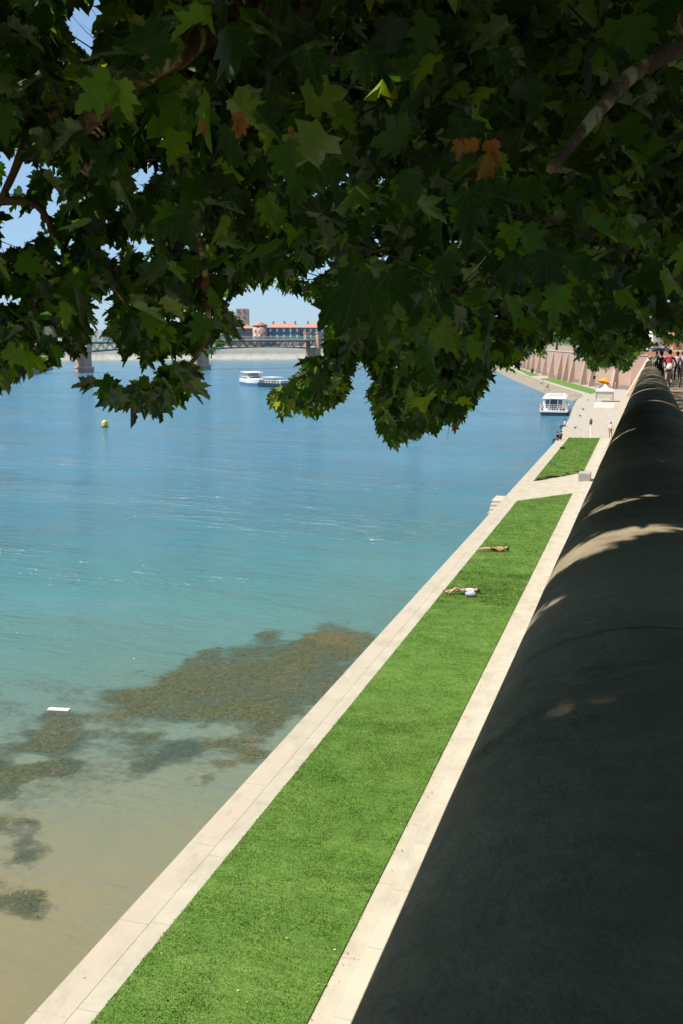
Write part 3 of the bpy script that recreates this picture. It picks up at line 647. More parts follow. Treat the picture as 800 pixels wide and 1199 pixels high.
def trunk(mb, x, y, z, h, r0):
    pts = [(x+.05*math.sin(i), y+.06*math.cos(i*1.3), z-.3+h*i/6) for i in range(7)]
    mb.tube(pts, [r0*1.35, r0*1.05, r0, r0*.93, r0*.88, r0*.84, r0*.8], 14)
# near tree
r = np.random.default_rng(21)
tA = empty('plane_tree', (3.6, 5.0, prom_z(5)), label='nearest plane tree, its leafy branches hanging across the top of the view', cat='tree', group='plane trees along the promenade')
gA = []; clA = []
def add(box, n, kind, sz, per, rad, pad=0, hang=.7):
    c = imgclumps(r, *box, n)
    px, py, f = proj(c); ok = sdpoly(px, py, CPOLY) > -10
    if n < 12: ok[:] = True
    c = c[ok]; clA.append(c); gA.append(crown_from_clumps(c, r, kind, sz, per, rad, pad, hang))
add((-50, 270, 150, 465, 4.8, 7.5), 130, 'hd', .098, 28, .30, 3)
add((-50, 85, 290, 450, 4.8, 7.), 60, 'hd', .10, 28, .26, 3)
add((60, 275, 340, 425, 5.5, 8.), 52, 'hd', .092, 24, .26, 2)
add((60, 270, 250, 420, 5.5, 9.0), 50, 'hd', .095, 26, .32, 3)
add((112, 222, 446, 480, 6.6, 7.2), 11, 'hd', .11, 12, .17, 0)
add((-60, 260, -60, 190, 4.0, 7.5), 130, 'hd', .108, 32, .32, 4)
add((220, 640, -60, 400, 3.6, 7.5), 56, 'hd', .095, 24, .30, 6)
add((240, 700, -60, 420, 8.0, 14.), 460, 'md', .10, 52, .45, 4)
add((305, 420, 370, 495, 9.0, 12.), 85, 'md', .10, 54, .34, 3)
add((372, 450, 300, 460, 8.5, 12.), 60, 'md', .10, 54, .40, 3)
add((425, 580, 370, 525, 10., 14.), 150, 'md', .10, 56, .38, 3)
add((560, 860, -60, 330, 4.5, 9.0), 30, 'hd', .12, 20, .32, 6)
add((540, 870, -60, 400, 10., 20.), 460, 'md', .108, 52, .5, 4)
# the crown above and behind the photographer
m = 2600; c = np.c_[r.uniform(-6., 7.5, m), r.uniform(-9, 13, m), r.uniform(13.4, 19, m)]
e = ((c[:, 0]-.8)/7.)**2+((c[:, 1]-2)/11.5)**2+((c[:, 2]-15.7)/4.2)**2; c = c[e < 1]
px, py, f = proj(c); c = c[~((f > 0) & (px < 260) & (px > -150) & (py > -150))]
shx = []
for yy in np.arange(-1.5, 20, .28):          # leaf clumps added between the sun and the parapet to shade it
    for xx in (-.45, -.1, .25, .6):
        for q in range(4 if yy < 4.5 else 2):
            h = r.uniform(2.0, 6.0)/sd.z; p = np.array([xx+sd.x*h, yy+sd.y*h, 11.2+sd.z*h])+r.normal(0, .1, 3)
            a_, b_, f_ = proj(p[None]); 
            if f_[0] < .5 or a_[0] < -60 or b_[0] < -60 or a_[0] > 260: shx.append(p)
c = np.concatenate([c, np.array(shx)])
gB = crown_from_clumps(c, r, 'md', .17, 22, .42, 10, .35)
V, T, K = merge(gA+[gB]); np_mesh('crown', V, T, leafm, col=K, smooth=True)
oc = bpy.data.objects['crown']; lw(oc, tA)
# big leaves on the twigs closest to the lens
def big_leaf(px, py, d, s, tx, ty, td=0., rn=.4):
    s = s*(.74 if s > .1 else .75)
    P = at(px, py, d); tip = Rt*tx-Up*ty+Fw*td; n = -Fw+Up*.25+Rt*r.uniform(-.5, .5)
    return leaves_geom(np.array([P]), np.array([s]), 'hd', r, np.array([rn]), tip=tip[None], nrm=n[None])
fl = [(548, 222, 1.75, .15, .25, 1, .1, .22), (560, 228, 1.8, .12, 1., .15, .2, .15), (640, 295, 2.2, .15, .1, 1, .2, .12), (668, 300, 2.3, .14, .5, .9, 0, .3), (655, 335, 2.2, .13, -.1, 1, 0, .75), (610, 300, 2.3, .13, -.4, 1, .3, .18), (612, 275, 2.2, .12, .8, .3, .5, .6),
      (690, 262, 2.6, .14, .7, .2, .3, .7), (420, 320, 2.2, .16, -.4, 1, .2, .35), (455, 318, 2.3, .16, .5, .9, .1, .25), (438, 340, 2.4, .13, 0, 1, .1, .45), (395, 345, 2.3, .12, -.7, .8, .1, .3),
      (130, 95, 2.3, .15, -.9, .5, .2, .82), (140, 95, 2.3, .12, .1, 1, .3, .9), (165, 60, 2.1, .16, .2, -.7, .2, .3), (200, 48, 2.2, .13, -.6, .5, .2, .35), (240, 20, 2.0, .11, -.8, .3, .2, .85), (745, 20, 2.9, .17, 0, 1, .1, .55), (480, 200, 2.6, .14, .2, 1, .3, .4), (330, 170, 2.8, .15, .4, 1, 0, .62), (345, 205, 2.5, .13, -.2, 1, 0, .5), (385, 190, 2.7, .13, .3, 1, .2, .3),
      (270, 150, 2.7, .13, -.3, 1, .2, .35), (300, 130, 2.6, .13, .8, .6, .2, .25), (640, 100, 3., .15, -.5, .8, .2, .3), (500, 20, 2.7, .15, -.4, .8, .2, .45), (430, 60, 2.6, .15, .3, .9, .2, .25), (520, 300, 2.7, .13, .3, 1, .2, .3), (360, 60, 2.6, .15, .3, .9, .2, .15), (580, 60, 2.9, .15, .5, .9, .2, .2)]
V, T, K = merge([big_leaf(*a) for a in fl]); lw(np_mesh('near_leaves', V, T, leafm, col=K, smooth=True), tA)
dl_ = [(575, 165, 1.9, .07, .3, 1, .6, .995), (560, 172, 1.9, .055, -1, .1, .5, .993), (572, 185, 1.9, .08, 0, 1, .6, .998), (540, 165, 1.95, .05, -.3, .8, .6, .997), (278, 132, 2.1, .065, .2, 1, .5, .997), (284, 142, 2.1, .05, -.3, 1, .6, .993), (235, 142, 2.3, .05, .2, 1, .5, .995), (338, 150, 2.3, .04, .5, 1, .5, .995), (645, 505, 11, .0, 0, 1, 0, .995), (45, 355, 5, .11, .2, 1, .4, .995), (52, 370, 5, .10, -.3, 1, .3, .997), (238, 330, 5.5, .07, .4, 1, .3, .995), (212, 352, 5.6, .06, .4, 1, .3, .995), (532, 496, 11.5, .17, .1, 1, .3, .995)]
V, T, K = merge([big_leaf(*a) for a in dl_ if a[3] > 0]); lw(np_mesh('dead_leaves', V, T, leafm, col=K, smooth=True), tA)
# wood: trunk and limbs
mb = MB(); trunk(mb, 3.6, 5.0, prom_z(5), 5.0, .32); lw(mb.build('trunk', bark), tA)
hub = np.array([3.6, 5.0, 14.9])
def limb(pts, r0, r1, name='limb'):
    P = [Vector(p) for p in pts]; Q = []
    for i in range(len(P)-1):
        p0, p1, p2, p3 = P[max(i-1, 0)], P[i], P[i+1], P[min(i+2, len(P)-1)]
        for t in (0, .25, .5, .75): Q.append(.5*((2*p1)+(-p0+p2)*t+(2*p0-5*p1+4*p2-p3)*t*t+(-p0+3*p1-3*p2+p3)*t**3))
    Q.append(P[-1]); n = len(Q)
    m_ = MB(); m_.tube(Q, [(r0+(r1-r0)*(i/(n-1))**.8)*(1+.05*math.sin(i*2.3)) for i in range(n)], 12)
    return lw(m_.build(name, bark), tA)
limb([hub, at(900, -40, 4.2), at(850, 30, 3.6)], .11, .05)
limb([at(850, 30, 3.6), at(800, 55, 3.2), at(765, 72, 3.0), at(735, 92, 2.9), at(700, 132, 2.75), at(672, 166, 2.65), at(645, 198, 2.55)], .034, .013)
limb([hub, (2.0, 5.0, 16.2), at(420, -60, 5.2), at(300, 4, 4.4), at(250, 25, 4.2), at(205, 62, 4.), at(160, 92, 4.0), at(95, 150, 4.1)], .15, .035)
limb([hub+np.array([0, 0, .2]), (1., 4.6, 17.), at(200, -80, 5.4), at(110, 175, 4.9), at(85, 145, 4.9), at(55, 132, 4.8), at(20, 105, 4.7), at(-50, 85, 4.6)], .14, .035)
limb([at(38, 132, 4.8), at(30, 165, 4.8), at(15, 205, 4.85), at(-5, 245, 4.9)], .032, .014)
limb([at(-30, 238, 4.9), at(10, 235, 4.9), at(45, 242, 4.95), at(62, 280, 5.0), at(48, 325, 5.0), at(40, 370, 5.0)], .028, .007)
limb([at(70, 145, 4.9), at(120, 230, 5.2), at(115, 300, 5.4), at(140, 345, 5.5), at(168, 380, 5.6)], .025, .006)
limb([at(210, 60, 4.2), at(215, 200, 5.), at(240, 320, 5.6), at(240, 400, 6.0), at(200, 450, 6.6), at(180, 468, 6.9), at(120, 453, 7.0)], .03, .005)
limb([hub, (1.2, 7.5, 15.6), at(470, 60, 9.), at(430, 260, 9.8), at(412, 380, 10.4), at(375, 455, 10.6), at(330, 474, 10.6)], .08, .006)
limb([hub, (1.0, 9, 15.4), at(520, 120, 11), at(510, 300, 12), at(490, 430, 12.3), at(462, 510, 12.5)], .08, .008)
tw = MB(); allc = np.concatenate(clA); 
attr = np.concatenate([np.array([at(*q) for q in [(205, 62, 4.), (110, 175, 4.9), (45, 242, 4.95), (62, 280, 5.), (120, 230, 5.2), (115, 300, 5.4), (215, 200, 5.), (240, 320, 5.6), (240, 400, 6.), (200, 450, 6.6), (460, 60, 9.), (430, 260, 9.8), (412, 380, 10.4), (350, 466, 10.6), (520, 120, 11), (510, 300, 12), (490, 430, 12.3), (680, 155, 2.65), (300, 4, 4.4), (600, 190, 2.8), (450, 120, 5), (380, 200, 6), (20, 105, 4.7), (765, 72, 4.5)]])])
attr = attr[[k for k in range(len(attr)) if k not in (17, 19)]]
allc = allc[np.random.default_rng(3).permutation(len(allc))]
N0 = len(attr); nodes = [a_ for a_ in attr]; dist = np.full(len(allc), 1e9); par_i = np.zeros(len(allc), int); done = np.zeros(len(allc), bool)
for k, a_ in enumerate(attr):
    d_ = np.linalg.norm(allc-a_, axis=1)*1.0; u_ = d_ < dist; dist[u_] = d_[u_]; par_i[u_] = k
okc = keep_leaf(allc+np.array([0, 0, -.05]), r, 8, .1)
for _ in range(len(allc)):
    dd_ = np.where(done, 1e9, dist); j = int(np.argmin(dd_))
    if dd_[j] > 1.3: break
    done[j] = True; c = allc[j]; a_ = nodes[par_i[j]]; L = np.linalg.norm(c-a_)
    if not okc[j] or not keep_leaf(((a_+c)/2)[None], r, 8, .1)[0]: continue
    nodes.append(c); ki = len(nodes)-1
    d_ = np.linalg.norm(allc-c, axis=1)+.12; u_ = d_ < dist; dist[u_] = d_[u_]; par_i[u_] = ki
    m_ = (a_+c)/2+r.normal(0, .07, 3)*L+np.array([0, 0, .04]); R0 = .0085 if par_i[j] < N0 else .0055
    tw.tube([a_, m_, c], [R0, R0*.8, .0035], 4, cap=False)
    for q in range(3):
        e = c+r.normal(0, .2, 3)
        if keep_leaf(e[None], r, 8, .1)[0]: tw.tube([c, (c+e)/2+r.normal(0, .025, 3), e], [.0035, .0025, .0012], 3, cap=False)
lw(tw.build('twigs', mat('twig_bark', (.055, .038, .02), (.035, .025, .015), 8)), tA)
for q in [(185, 363, 5.4), (175, 283, 5.5), (200, 270, 6.), (350, 78, 4.)]:
    b_ = MB(); b_.ball(at(*q), .016, 10); b_.tube([at(*q), at(q[0]+1, q[1]-22, q[2])], .0012, 3); lw(b_.build('seed_ball', mat('seed_ball', (.16, .13, .06), (.1, .09, .04), 60)), tA)

# row of trees along the promenade
far_groups = [(14, .17, 'md', 560, 26), (23, .18, 'md', 560, 26), (32, .20, 'md', 520, 26), (41.5, .21, 'lo', 480, 30), (51.5, .23, 'lo', 460, 30), (62, .25, 'lo', 420, 30), (73, .27, 'lo', 380, 30), (85, .3, 'lo', 320, 30), (98, .32, 'lo', 300, 30), (122, .36, 'lo', 300, 30)]
ords = ['second', 'third', 'fourth', 'fifth', 'sixth', 'seventh', 'eighth', 'ninth', 'tenth', 'last']
for i, (ty, sz, kd, nc, per) in enumerate(far_groups):
    tx = 4.6 if ty < 110 else 3.9; rr = np.random.default_rng(100+i)
    t = empty('plane_tree', (tx, ty, prom_z(ty)), label=f'{ords[i]} plane tree from the camera in the promenade row, leaning over the parapet', cat='tree', group='plane trees along the promenade')
    cx = .9 if ty < 110 else 3.4
    c = rr.normal(0, 1, (nc, 3)); c /= np.linalg.norm(c, axis=1)[:, None]; c *= rr.uniform(.55, 1., nc)[:, None]**.6
    c = c*np.array([5.9, 5.9, 4.0])+np.array([cx, ty, 15.3+slope(ty)])
    low = 12.4+slope(ty); c = c[c[:, 2] > low]
    gs = [crown_from_clumps(c, rr, kd, sz, per, .55, 3, .35)]
    # boughs drooping over the river side of the wall
    nd_ = 70; dr = np.c_[rr.uniform(-5.2, -1.2, nd_), rr.uniform(ty-4.5, ty+4.5, nd_), rr.uniform(10.6, 13.2, nd_)+slope(ty)]
    if ty < 110: gs.append(crown_from_clumps(dr, rr, kd, sz, 24, .5, 2, .7))
    if ty >= 41: gs.append(crown_from_clumps(np.c_[rr.uniform(-4, 8, 170), rr.uniform(ty-5, ty+5, 170), rr.uniform(12.0, 13.8, 170)+slope(ty)*.7], rr, kd, sz, 26, .6, 1, .6))
    V, T, K = merge(gs); lw(np_mesh('crown', V, T, leafm, col=K, smooth=True), t)
    mb = MB(); trunk(mb, tx, ty, prom_z(ty), 5.2, .3); lw(mb.build('trunk', bark), t)
    mb = MB(); branch_tubes(mb, (tx, ty, prom_z(ty)+4.8), c[rr.choice(len(c), 70)], rr, 7, .13)
    if ty < 110: branch_tubes(mb, (tx, ty, prom_z(ty)+4.6), dr[:40], rr, 3, .10)
    lw(mb.build('limbs', bark), t)
# simple leafy trees farther off
def leafy(name, x, y, z, h, rad, label, cat='tree', group=None, dens=900, sz=.5, mt=None, th=.25):
    rr = np.random.default_rng(int(abs(x*7+y*3))); t = empty(name, (x, y, z), label=label, cat=cat, group=group)
    k = 26; cc = rr.normal(0, 1, (k, 3)); cc /= np.linalg.norm(cc, axis=1)[:, None]; cc *= rr.uniform(.3, .85, k)[:, None]*np.array([rad, rad, h*.34]); cc[:, 2] += h*.62
    P = np.repeat(cc, dens//k, 0); q = rr.normal(0, 1, P.shape); q /= np.linalg.norm(q, axis=1)[:, None]; P = P+q*rad*.34*rr.uniform(.6, 1.05, len(P))[:, None]
    g = leaves_geom(P, rr.uniform(.6, 1.2, len(P))*sz, 'lo', rr, np.clip(rr.random(len(P))*.5+.35, 0, .98), .2)
    np_mesh('crown', *g[:2], mt or leafm, t, g[2])
    m_ = MB(); m_.tube([(0, 0, -.3), (.1, 0, h*.3), (0, .1, h*.6)], [rad*.09, rad*.06, rad*.03], 8); m_.build('trunk', bark, t); return t
for i, (x, y, h, rd, lb) in enumerate([(-14, 262, 9, 4.5, 'tree behind the pink wall, nearest the corner'), (-21, 300, 10, 5, 'second tree behind the pink wall from the corner'), (-30, 345, 10, 5.5, 'third tree behind the pink wall from the corner'), (-41, 400, 11, 6, 'farthest tree behind the pink wall')]):
    leafy('broadleaf_tree', x, y, TZ, h, rd, 'dense green '+lb, group='trees behind the pink wall', dens=1600, sz=.55)
leafy('shrub', *at(780, 402, 300)[:2], TZ, 5.2, 2.2, 'round bright green sunlit tree beyond the end of the promenade', dens=500, sz=.5)

# ------------------------------------------------------------------ people
SKIN = mat('skin', (.55, .33, .23), (.50, .29, .20), 8, .6, 0); TAN = mat('tanned_skin', (.50, .27, .16), (.44, .23, .13), 8, .6, 0)
HAIRB = mat('brown_hair', (.07, .035, .02), None, 30, .7, .2); HAIRK = mat('black_hair', (.015, .012, .01), None, 30, .6, .2)
def cloth(name, c): return mat(name, c, tuple(x*.8 for x in c), 12, .9, .1)
WHITE_C = cloth('white_cloth', (.75, .74, .72)); RED_C = cloth('dark_red_cloth', (.33, .02, .045)); BLK_C = cloth('black_cloth', (.02, .02, .022)); BLUE_C = cloth('pale_blue_cloth', (.38, .42, .55)); GREY_C = cloth('grey_cloth', (.30, .29, .28)); LILAC = cloth('lilac_cloth', (.42, .34, .55)); PINK_C = cloth('pink_cloth', (.65, .22, .22)); NAVY_C = cloth('navy_cloth', (.04, .06, .14)); BRRED = cloth('bright_red_cloth', (.70, .05, .03))
POSE = {   # local frame: x right, y forward, z up; joints
 'stand': dict(hip=(0, 0, .93), sh=(0, 0, 1.42), neck=(0, .01, 1.50), head=(0, .02, 1.64), kn=[(-.10, .02, .50), (.11, .03, .50)], ft=[(-.11, -.02, .08), (.13, .02, .08)], el=[(-.25, -.03, 1.15), (.25, -.02, 1.15)], ha=[(-.26, .08, .90), (.27, .10, .90)], toe=(0, .17, -.03)),
 'walk': dict(hip=(0, 0, .92), sh=(0, .02, 1.41), neck=(0, .03, 1.49), head=(0, .05, 1.63), kn=[(-.10, .18, .52), (.10, -.02, .50)], ft=[(-.10, .25, .09), (.10, -.30, .14)], el=[(-.25, -.12, 1.15), (.25, .06, 1.14)], ha=[(-.25, -.08, .90), (.24, .25, .98)], toe=(0, .16, -.03)),
 'sit': dict(hip=(0, 0, .12), sh=(0, -.08, .60), neck=(0, -.07, .69), head=(0, -.03, .83), kn=[(-.14, .40, .40), (.15, .42, .36)], ft=[(-.12, .58, .03), (.14, .66, .03)], el=[(-.24, .08, .36), (.25, .06, .36)], ha=[(-.12, .30, .38), (.14, .32, .36)], toe=(0, .14, 0)),
 'sitedge': dict(hip=(0, 0, .12), sh=(0, -.05, .61), neck=(0, -.03, .70), head=(0, .02, .84), kn=[(-.12, .42, .14), (.13, .43, .14)], ft=[(-.12, .44, -.30), (.13, .46, -.30)], el=[(-.24, -.06, .34), (.25, -.06, .34)], ha=[(-.26, -.05, .08), (.27, -.04, .08)], toe=(0, .12, -.05)),
 'supine': dict(hip=(0, 0, .12), sh=(0, .50, .13), neck=(0, .59, .14), head=(0, .73, .15), kn=[(-.12, -.42, .14), (.13, -.43, .16)], ft=[(-.11, -.84, .10), (.16, -.84, .10)], el=[(-.30, .26, .08), (.30, .28, .08)], ha=[(-.24, .02, .09), (.20, .06, .20)], toe=(0, -.06, .14)),
 'lounge': dict(hip=(0, 0, .12), sh=(.03, .50, .13), neck=(.04, .59, .14), head=(.06, .73, .16), kn=[(-.14, -.40, .16), (.16, -.36, .34)], ft=[(-.13, -.83, .08), (.20, -.72, .08)], el=[(-.36, .62, .10), (.34, .30, .08)], ha=[(-.10, .82, .10), (.16, .10, .22)], toe=(0, -.06, .14)),
 'cycle': dict(hip=(0, 0, .98), sh=(0, .24, 1.42), neck=(0, .29, 1.50), head=(0, .35, 1.63), kn=[(-.11, .36, .78), (.11, .30, .62)], ft=[(-.12, .16, .42), (.12, .05, .14)], el=[(-.30, .40, 1.18), (.30, .40, 1.18)], ha=[(-.27, .62, 1.05), (.27, .62, 1.05)], toe=(0, .16, -.02)),
}
def person(x, y, z, rz, pose, label, top, bottom, skin=SKIN, hair=HAIRB, legs_bare=False, sleeves=False, group=None, scale=1., shoes=BLK_C, longhair=False, extra=None):
    J = POSE[pose]; t = empty('person', (x, y, z), rz, label, 'person', group); t.scale = (scale,)*3
    vs, ed, rad, mt = [], [], [], []
    def V(p, r_): vs.append(Vector(p)); rad.append(r_); return len(vs)-1
    segs = []
    def E(a, b, m): ed.append((a, b)); segs.append((vs[a], vs[b], m))
    hip = V(J['hip'], .125); h, s_ = Vector(J['hip']), Vector(J['sh'])
    b1 = V(h.lerp(s_, .35), .115); b2 = V(h.lerp(s_, .75), .14); ch = V(s_, .10); nk = V(J['neck'], .052)
    hd = Vector(J['head']); nv = Vector(J['neck']); ax = (hd-nv).normalized()
    h0 = V(nv.lerp(hd, .45), .075); h1 = V(hd, .095); h2 = V(hd+ax*.085, .075)
    E(hip, b1, 1); E(b1, b2, 0); E(b2, ch, 0); E(ch, nk, 2); E(nk, h0, 2); E(h0, h1, 2); E(h1, h2, 2)
    fwd = Vector((0, 1, 0)) if pose not in ('supine', 'lounge') else Vector((0, 0, 1))
    no = V(hd+fwd*.115-ax*.012, .014); E(h1, no, 2)
    for i in (0, 1):
        sg = -1 if i == 0 else 1
        shp = V(s_+Vector((.165*sg, 0, -.01 if pose not in ('supine', 'lounge') else 0)), .062); el = V(J['el'][i], .042); wr_ = Vector(J['ha'][i]); wv = V(Vector(J['el'][i]).lerp(wr_, .92), .028)
        E(ch, shp, 0); E(shp, el, 0 if sleeves or top is not skin else 2); E(el, wv, 0 if sleeves == 'long' else 2)
        hdv = (wr_-Vector(J['el'][i])).normalized(); side = hdv.cross(Vector((.3, .5, .8))).normalized()
        pm = V(wr_+hdv*.05, .033); E(wv, pm, 2)
        for q, (o_, ln) in enumerate(((-.028, .062), (-.010, .078), (.010, .072), (.028, .055))):
            f1 = V(wr_+hdv*(.075+ln*.3)+side*o_, .0095); f2 = V(wr_+hdv*(.075+ln)+side*o_*1.15-Vector((0, 0, .012)), .008); E(pm, f1, 2); E(f1, f2, 2)
        th_ = V(wr_+hdv*.05+side*.055, .010); E(pm, th_, 2)
        hj = V(h+Vector((.085*sg, 0, -.04 if pose not in ('supine', 'lounge') else 0)), .092); kn = V(J['kn'][i], .058); an = V(J['ft'][i], .038); md = V((vs[hj]).lerp(vs[kn], .45), .078); cf = V(vs[kn].lerp(vs[an], .35), .055)
        toe = V(Vector(J['ft'][i])+Vector(J['toe']), .036)
        lm = 2 if legs_bare else 1
        E(hip, hj, 1); E(hj, md, 1); E(md, kn, lm); E(kn, cf, lm); E(cf, an, lm); E(an, toe, 3)
    me = bpy.data.meshes.new('sk'); me.from_pydata([tuple(v) for v in vs], ed, []); o = bpy.data.objects.new('sk', me); C.objects.link(o)
    m_ = o.modifiers.new('s', 'SKIN'); m_.use_smooth_shade = True
    for i, sv in enumerate(me.skin_vertices[0].data): sv.radius = (rad[i], rad[i]); sv.use_root = (i == 0)
    o.modifiers.new('u', 'SUBSURF').levels = 1
    dg = bpy.context.evaluated_depsgraph_get(); nm = bpy.data.meshes.new_from_object(o.evaluated_get(dg)); nm.name = 'body'
    bpy.data.objects.remove(o)
    nm.materials.clear()
    for mm in (top, bottom, skin, shoes): nm.materials.append(mm)
    A = np.array([s0[0] for s0 in segs]); B = np.array([s0[1] for s0 in segs]); M = [s0[2] for s0 in segs]
    for p in nm.polygons:
        c = np.array(p.center); AB = B-A; tt = np.clip(((c-A)*AB).sum(1)/(AB*AB).sum(1), 0, 1); dd = np.linalg.norm(c-A-AB*tt[:, None], axis=1); p.material_index = M[int(np.argmin(dd))]; p.use_smooth = True
    link(bpy.data.objects.new('body', nm), t)
    hb = MB(); back = -fwd
    c = hd+ax*.045+back*.028; hb.ball(c, .112, 12, sc3=(.9, 1, 1))
    if longhair: hb.ball(hd-ax*.05+back*.06, .10, 12, sc3=(1, .8, 1.5) if pose != 'supine' else (1.3, 1.3, .6))
    ob = hb.build('hair', hair, t)
    for e_ in (-1, 1): pass
    return t
D2 = math.pi
lyA = un(578, 646.5, 1.); lyB = un(541, 697, 1.)
def face_dir(dx, dy): return math.atan2(-dx, dy)
rightdir = face_dir(Rt[0], Rt[1])
person(lyA[0], lyA[1], 1.07, rightdir-.02, 'supine', 'sunbather lying on the lawn in dark swim shorts and white shoes, farther from the camera', TAN, cloth('maroon_cloth', (.16, .05, .04)), TAN, HAIRB, True, scale=.93, shoes=WHITE_C)
person(lyB[0], lyB[1], 1.07, rightdir+.20, 'lounge', 'sunbather in white shirt lying on the lawn beside a pale blue bag, nearer the camera', WHITE_C, cloth('pale_cloth', (.62, .52, .50)), SKIN, HAIRB, True, scale=.93, shoes=SKIN, sleeves=True)
o = MB(); o.ball((0, 0, .12), .2, 10, sc3=(1.2, .8, .6)); o.tube([(-.15, 0, .2), (-.05, 0, .33), (.1, 0, .33), (.18, 0, .2)], .012, 5); bb_ = o.build('bag', BLUE_C); bb_.location = (*un(551, 700, 1.), 1.05); tag(bb_, 'pale blue cloth bag on the grass beside the nearer sunbather', 'bag')
# cyclist
cx_, cy_ = .0, 0.
cp = un(783, 453.5, prom_z(43)); cpx, cpy = cp
def bicycle(x, y, z, rz, label, colm):
    t = empty('bicycle', (x, y, z), rz, label, 'bicycle')
    def wheel(yy):
        m_ = MB(); n = 28
        for k in range(n):
            pass
        pts = [(0, yy+.335*math.cos(2*math.pi*k/28), .34+.335*math.sin(2*math.pi*k/28)) for k in range(29)]
        m_.tube(pts, .021, 8, cap=False); w_ = m_.build('wheel', black_m, t)
        q = MB(); q.tube([(p[0], yy+(p[1]-yy)*.93, .34+(p[2]-.34)*.93) for p in pts], .008, 6, cap=False)
        for k in range(0, 28, 2): q.tube([(0, yy, .34), (0, yy+.31*math.cos(2*math.pi*k/28), .34+.31*math.sin(2*math.pi*k/28))], .0015, 3, cap=False)
        q.tube([(-.04, yy, .34), (.04, yy, .34)], .018, 8); q.build('rim', metal_m, w_)
    wheel(-.30); wheel(.75)
    f = MB(); bb0 = (0, .1, .28); seat = (0, -.04, .78); hd0 = (0, .56, .86); fk = (0, .60, .66)
    for a, b_ in ((bb0, seat), (seat, hd0), (bb0, fk), (hd0, fk)): f.tube([a, b_], .016, 8)
    for sx_ in (-.05, .05): f.tube([(0, -.02, .74), (sx_, -.30, .34)], .009, 6); f.tube([bb0, (sx_, -.30, .34)], .009, 6); f.tube([fk, (sx_, .75, .34)], .012, 6)
    f.build('frame', colm, t)
    h_ = MB(); h_.tube([(-.28, .52, 1.0), (-.1, .60, 1.0), (.1, .60, 1.0), (.28, .52, 1.0)], .012, 8); h_.tube([hd0, (0, .58, 1.0)], .014, 8); h_.build('handlebar', black_m, t)
    s_ = MB(); s_.ball((0, -.08, .90), .13, 10, sc3=(.75, 1.1, .35)); s_.tube([seat, (0, -.06, .9)], .013, 6); s_.build('saddle', black_m, t)
    p_ = MB(); p_.tube([(-.07, .1, .28), (.07, .1, .28)], .012, 6); p_.tube([(-.07, .1, .28), (-.07, .16, .40)], .009, 6); p_.tube([(.07, .1, .28), (.07, .05, .15)], .009, 6)
    p_.box(-.16, -.07, .12, .20, .39, .415); p_.box(.07, .16, .01, .09, .135, .16); p_.build('pedals', metal_m, t); return t
pz = prom_z(cpy)
bicycle(cpx, cpy, pz, .03, 'dark bicycle ridden by the person in red on the promenade', black_m)
person(cpx, cpy, pz+.0, .03, 'cycle', 'cyclist in dark red top and white shorts riding away on the promenade', RED_C, WHITE_C, TAN, HAIRK, True, scale=1.03, sleeves=True)
for (px, d, po, lb, tp, bt, hr, rz) in [(773.5, 50, 'walk', 'walker in black clothes beside the cyclist, between cyclist and parapet', BLK_C, BLK_C, HAIRK, 0),
        (792.5, 60, 'walk', 'walker in white shirt on the promenade to the right of the cyclist', WHITE_C, BLK_C, HAIRB, .1), (799.5, 47, 'walk', 'walker in lilac top at the right edge of the promenade', LILAC, GREY_C, HAIRK, 0), (768, 75, 'stand', 'distant walker in grey on the promenade next to the parapet', GREY_C, BLK_C, HAIRK, 3.)]:
    p = at(px, 440, d); person(p[0], p[1], prom_z(p[1]), rz, po, lb, tp, bt, SKIN, hr, sleeves='long' if tp is BLK_C else True)
lists = [((661, 499.5), 1, 'sitedge', 'person in white sitting on the plaza edge by the water', WHITE_C, BLK_C, HAIRK, 1.3), ((652.5, 515.5), 1.02, 'sitedge', 'person in black seated on the quay corner, left of the pair by the far lawn', BLK_C, NAVY_C, HAIRK, 1.2), ((656.5, 514.5), 1.02, 'sit', 'person in brown seated on the quay corner, right of the pair by the far lawn', cloth('brown_cloth', (.13, .07, .045)), BLK_C, HAIRK, 1.0),
         ((714.8, 513), 1.08, 'stand', 'person in white top and red trousers standing at the foot of the parapet wall', WHITE_C, cloth('brick_cloth', (.45, .10, .07)), HAIRB, 0.),
         ((635.5, 449.5), .66, 'sit', 'person in white sitting high on the stepped bank', WHITE_C, GREY_C, HAIRB, 1.1), ((641.5, 454.5), .5, 'sit', 'person in dark top sitting low on the stepped bank by the orange towel', BLK_C, GREY_C, HAIRK, 1.1),
         ((629, 437.5), 1, 'stand', 'person in pink walking on the path below the pink wall', PINK_C, WHITE_C, HAIRB, .8), ((739.3, 457), 1, 'stand', 'person in bright red standing at the corner of the pink wall', BRRED, BRRED, HAIRB, 0.),
         ((720.5, 456), 1, 'stand', 'person in pale clothes standing to the right of the orange parasol', cloth('beige_cloth', (.55, .45, .36)), cloth('sand_cloth', (.5, .42, .34)), HAIRB, .5), ((714, 455.5), 1, 'sit', 'person in grey sitting to the right of the orange parasol', GREY_C, BLK_C, HAIRK, 2.), ((716.6, 467.5), 1, 'sit', 'person in black seated by the right side of the white gazebo', BLK_C, BRRED, HAIRK, 3.),
         ((652, 441.8), 1, 'sit', 'person in blue sitting at the foot of the pink wall, left of the three', BLUE_C, NAVY_C, HAIRK, 2.4), ((658, 443.2), 1, 'sit', 'person in grey sitting at the foot of the pink wall, middle of the three', GREY_C, BLUE_C, HAIRK, 2.4), ((662, 444.6), 1, 'sit', 'person in white sitting at the foot of the pink wall, right of the three', WHITE_C, NAVY_C, HAIRB, 2.4)]
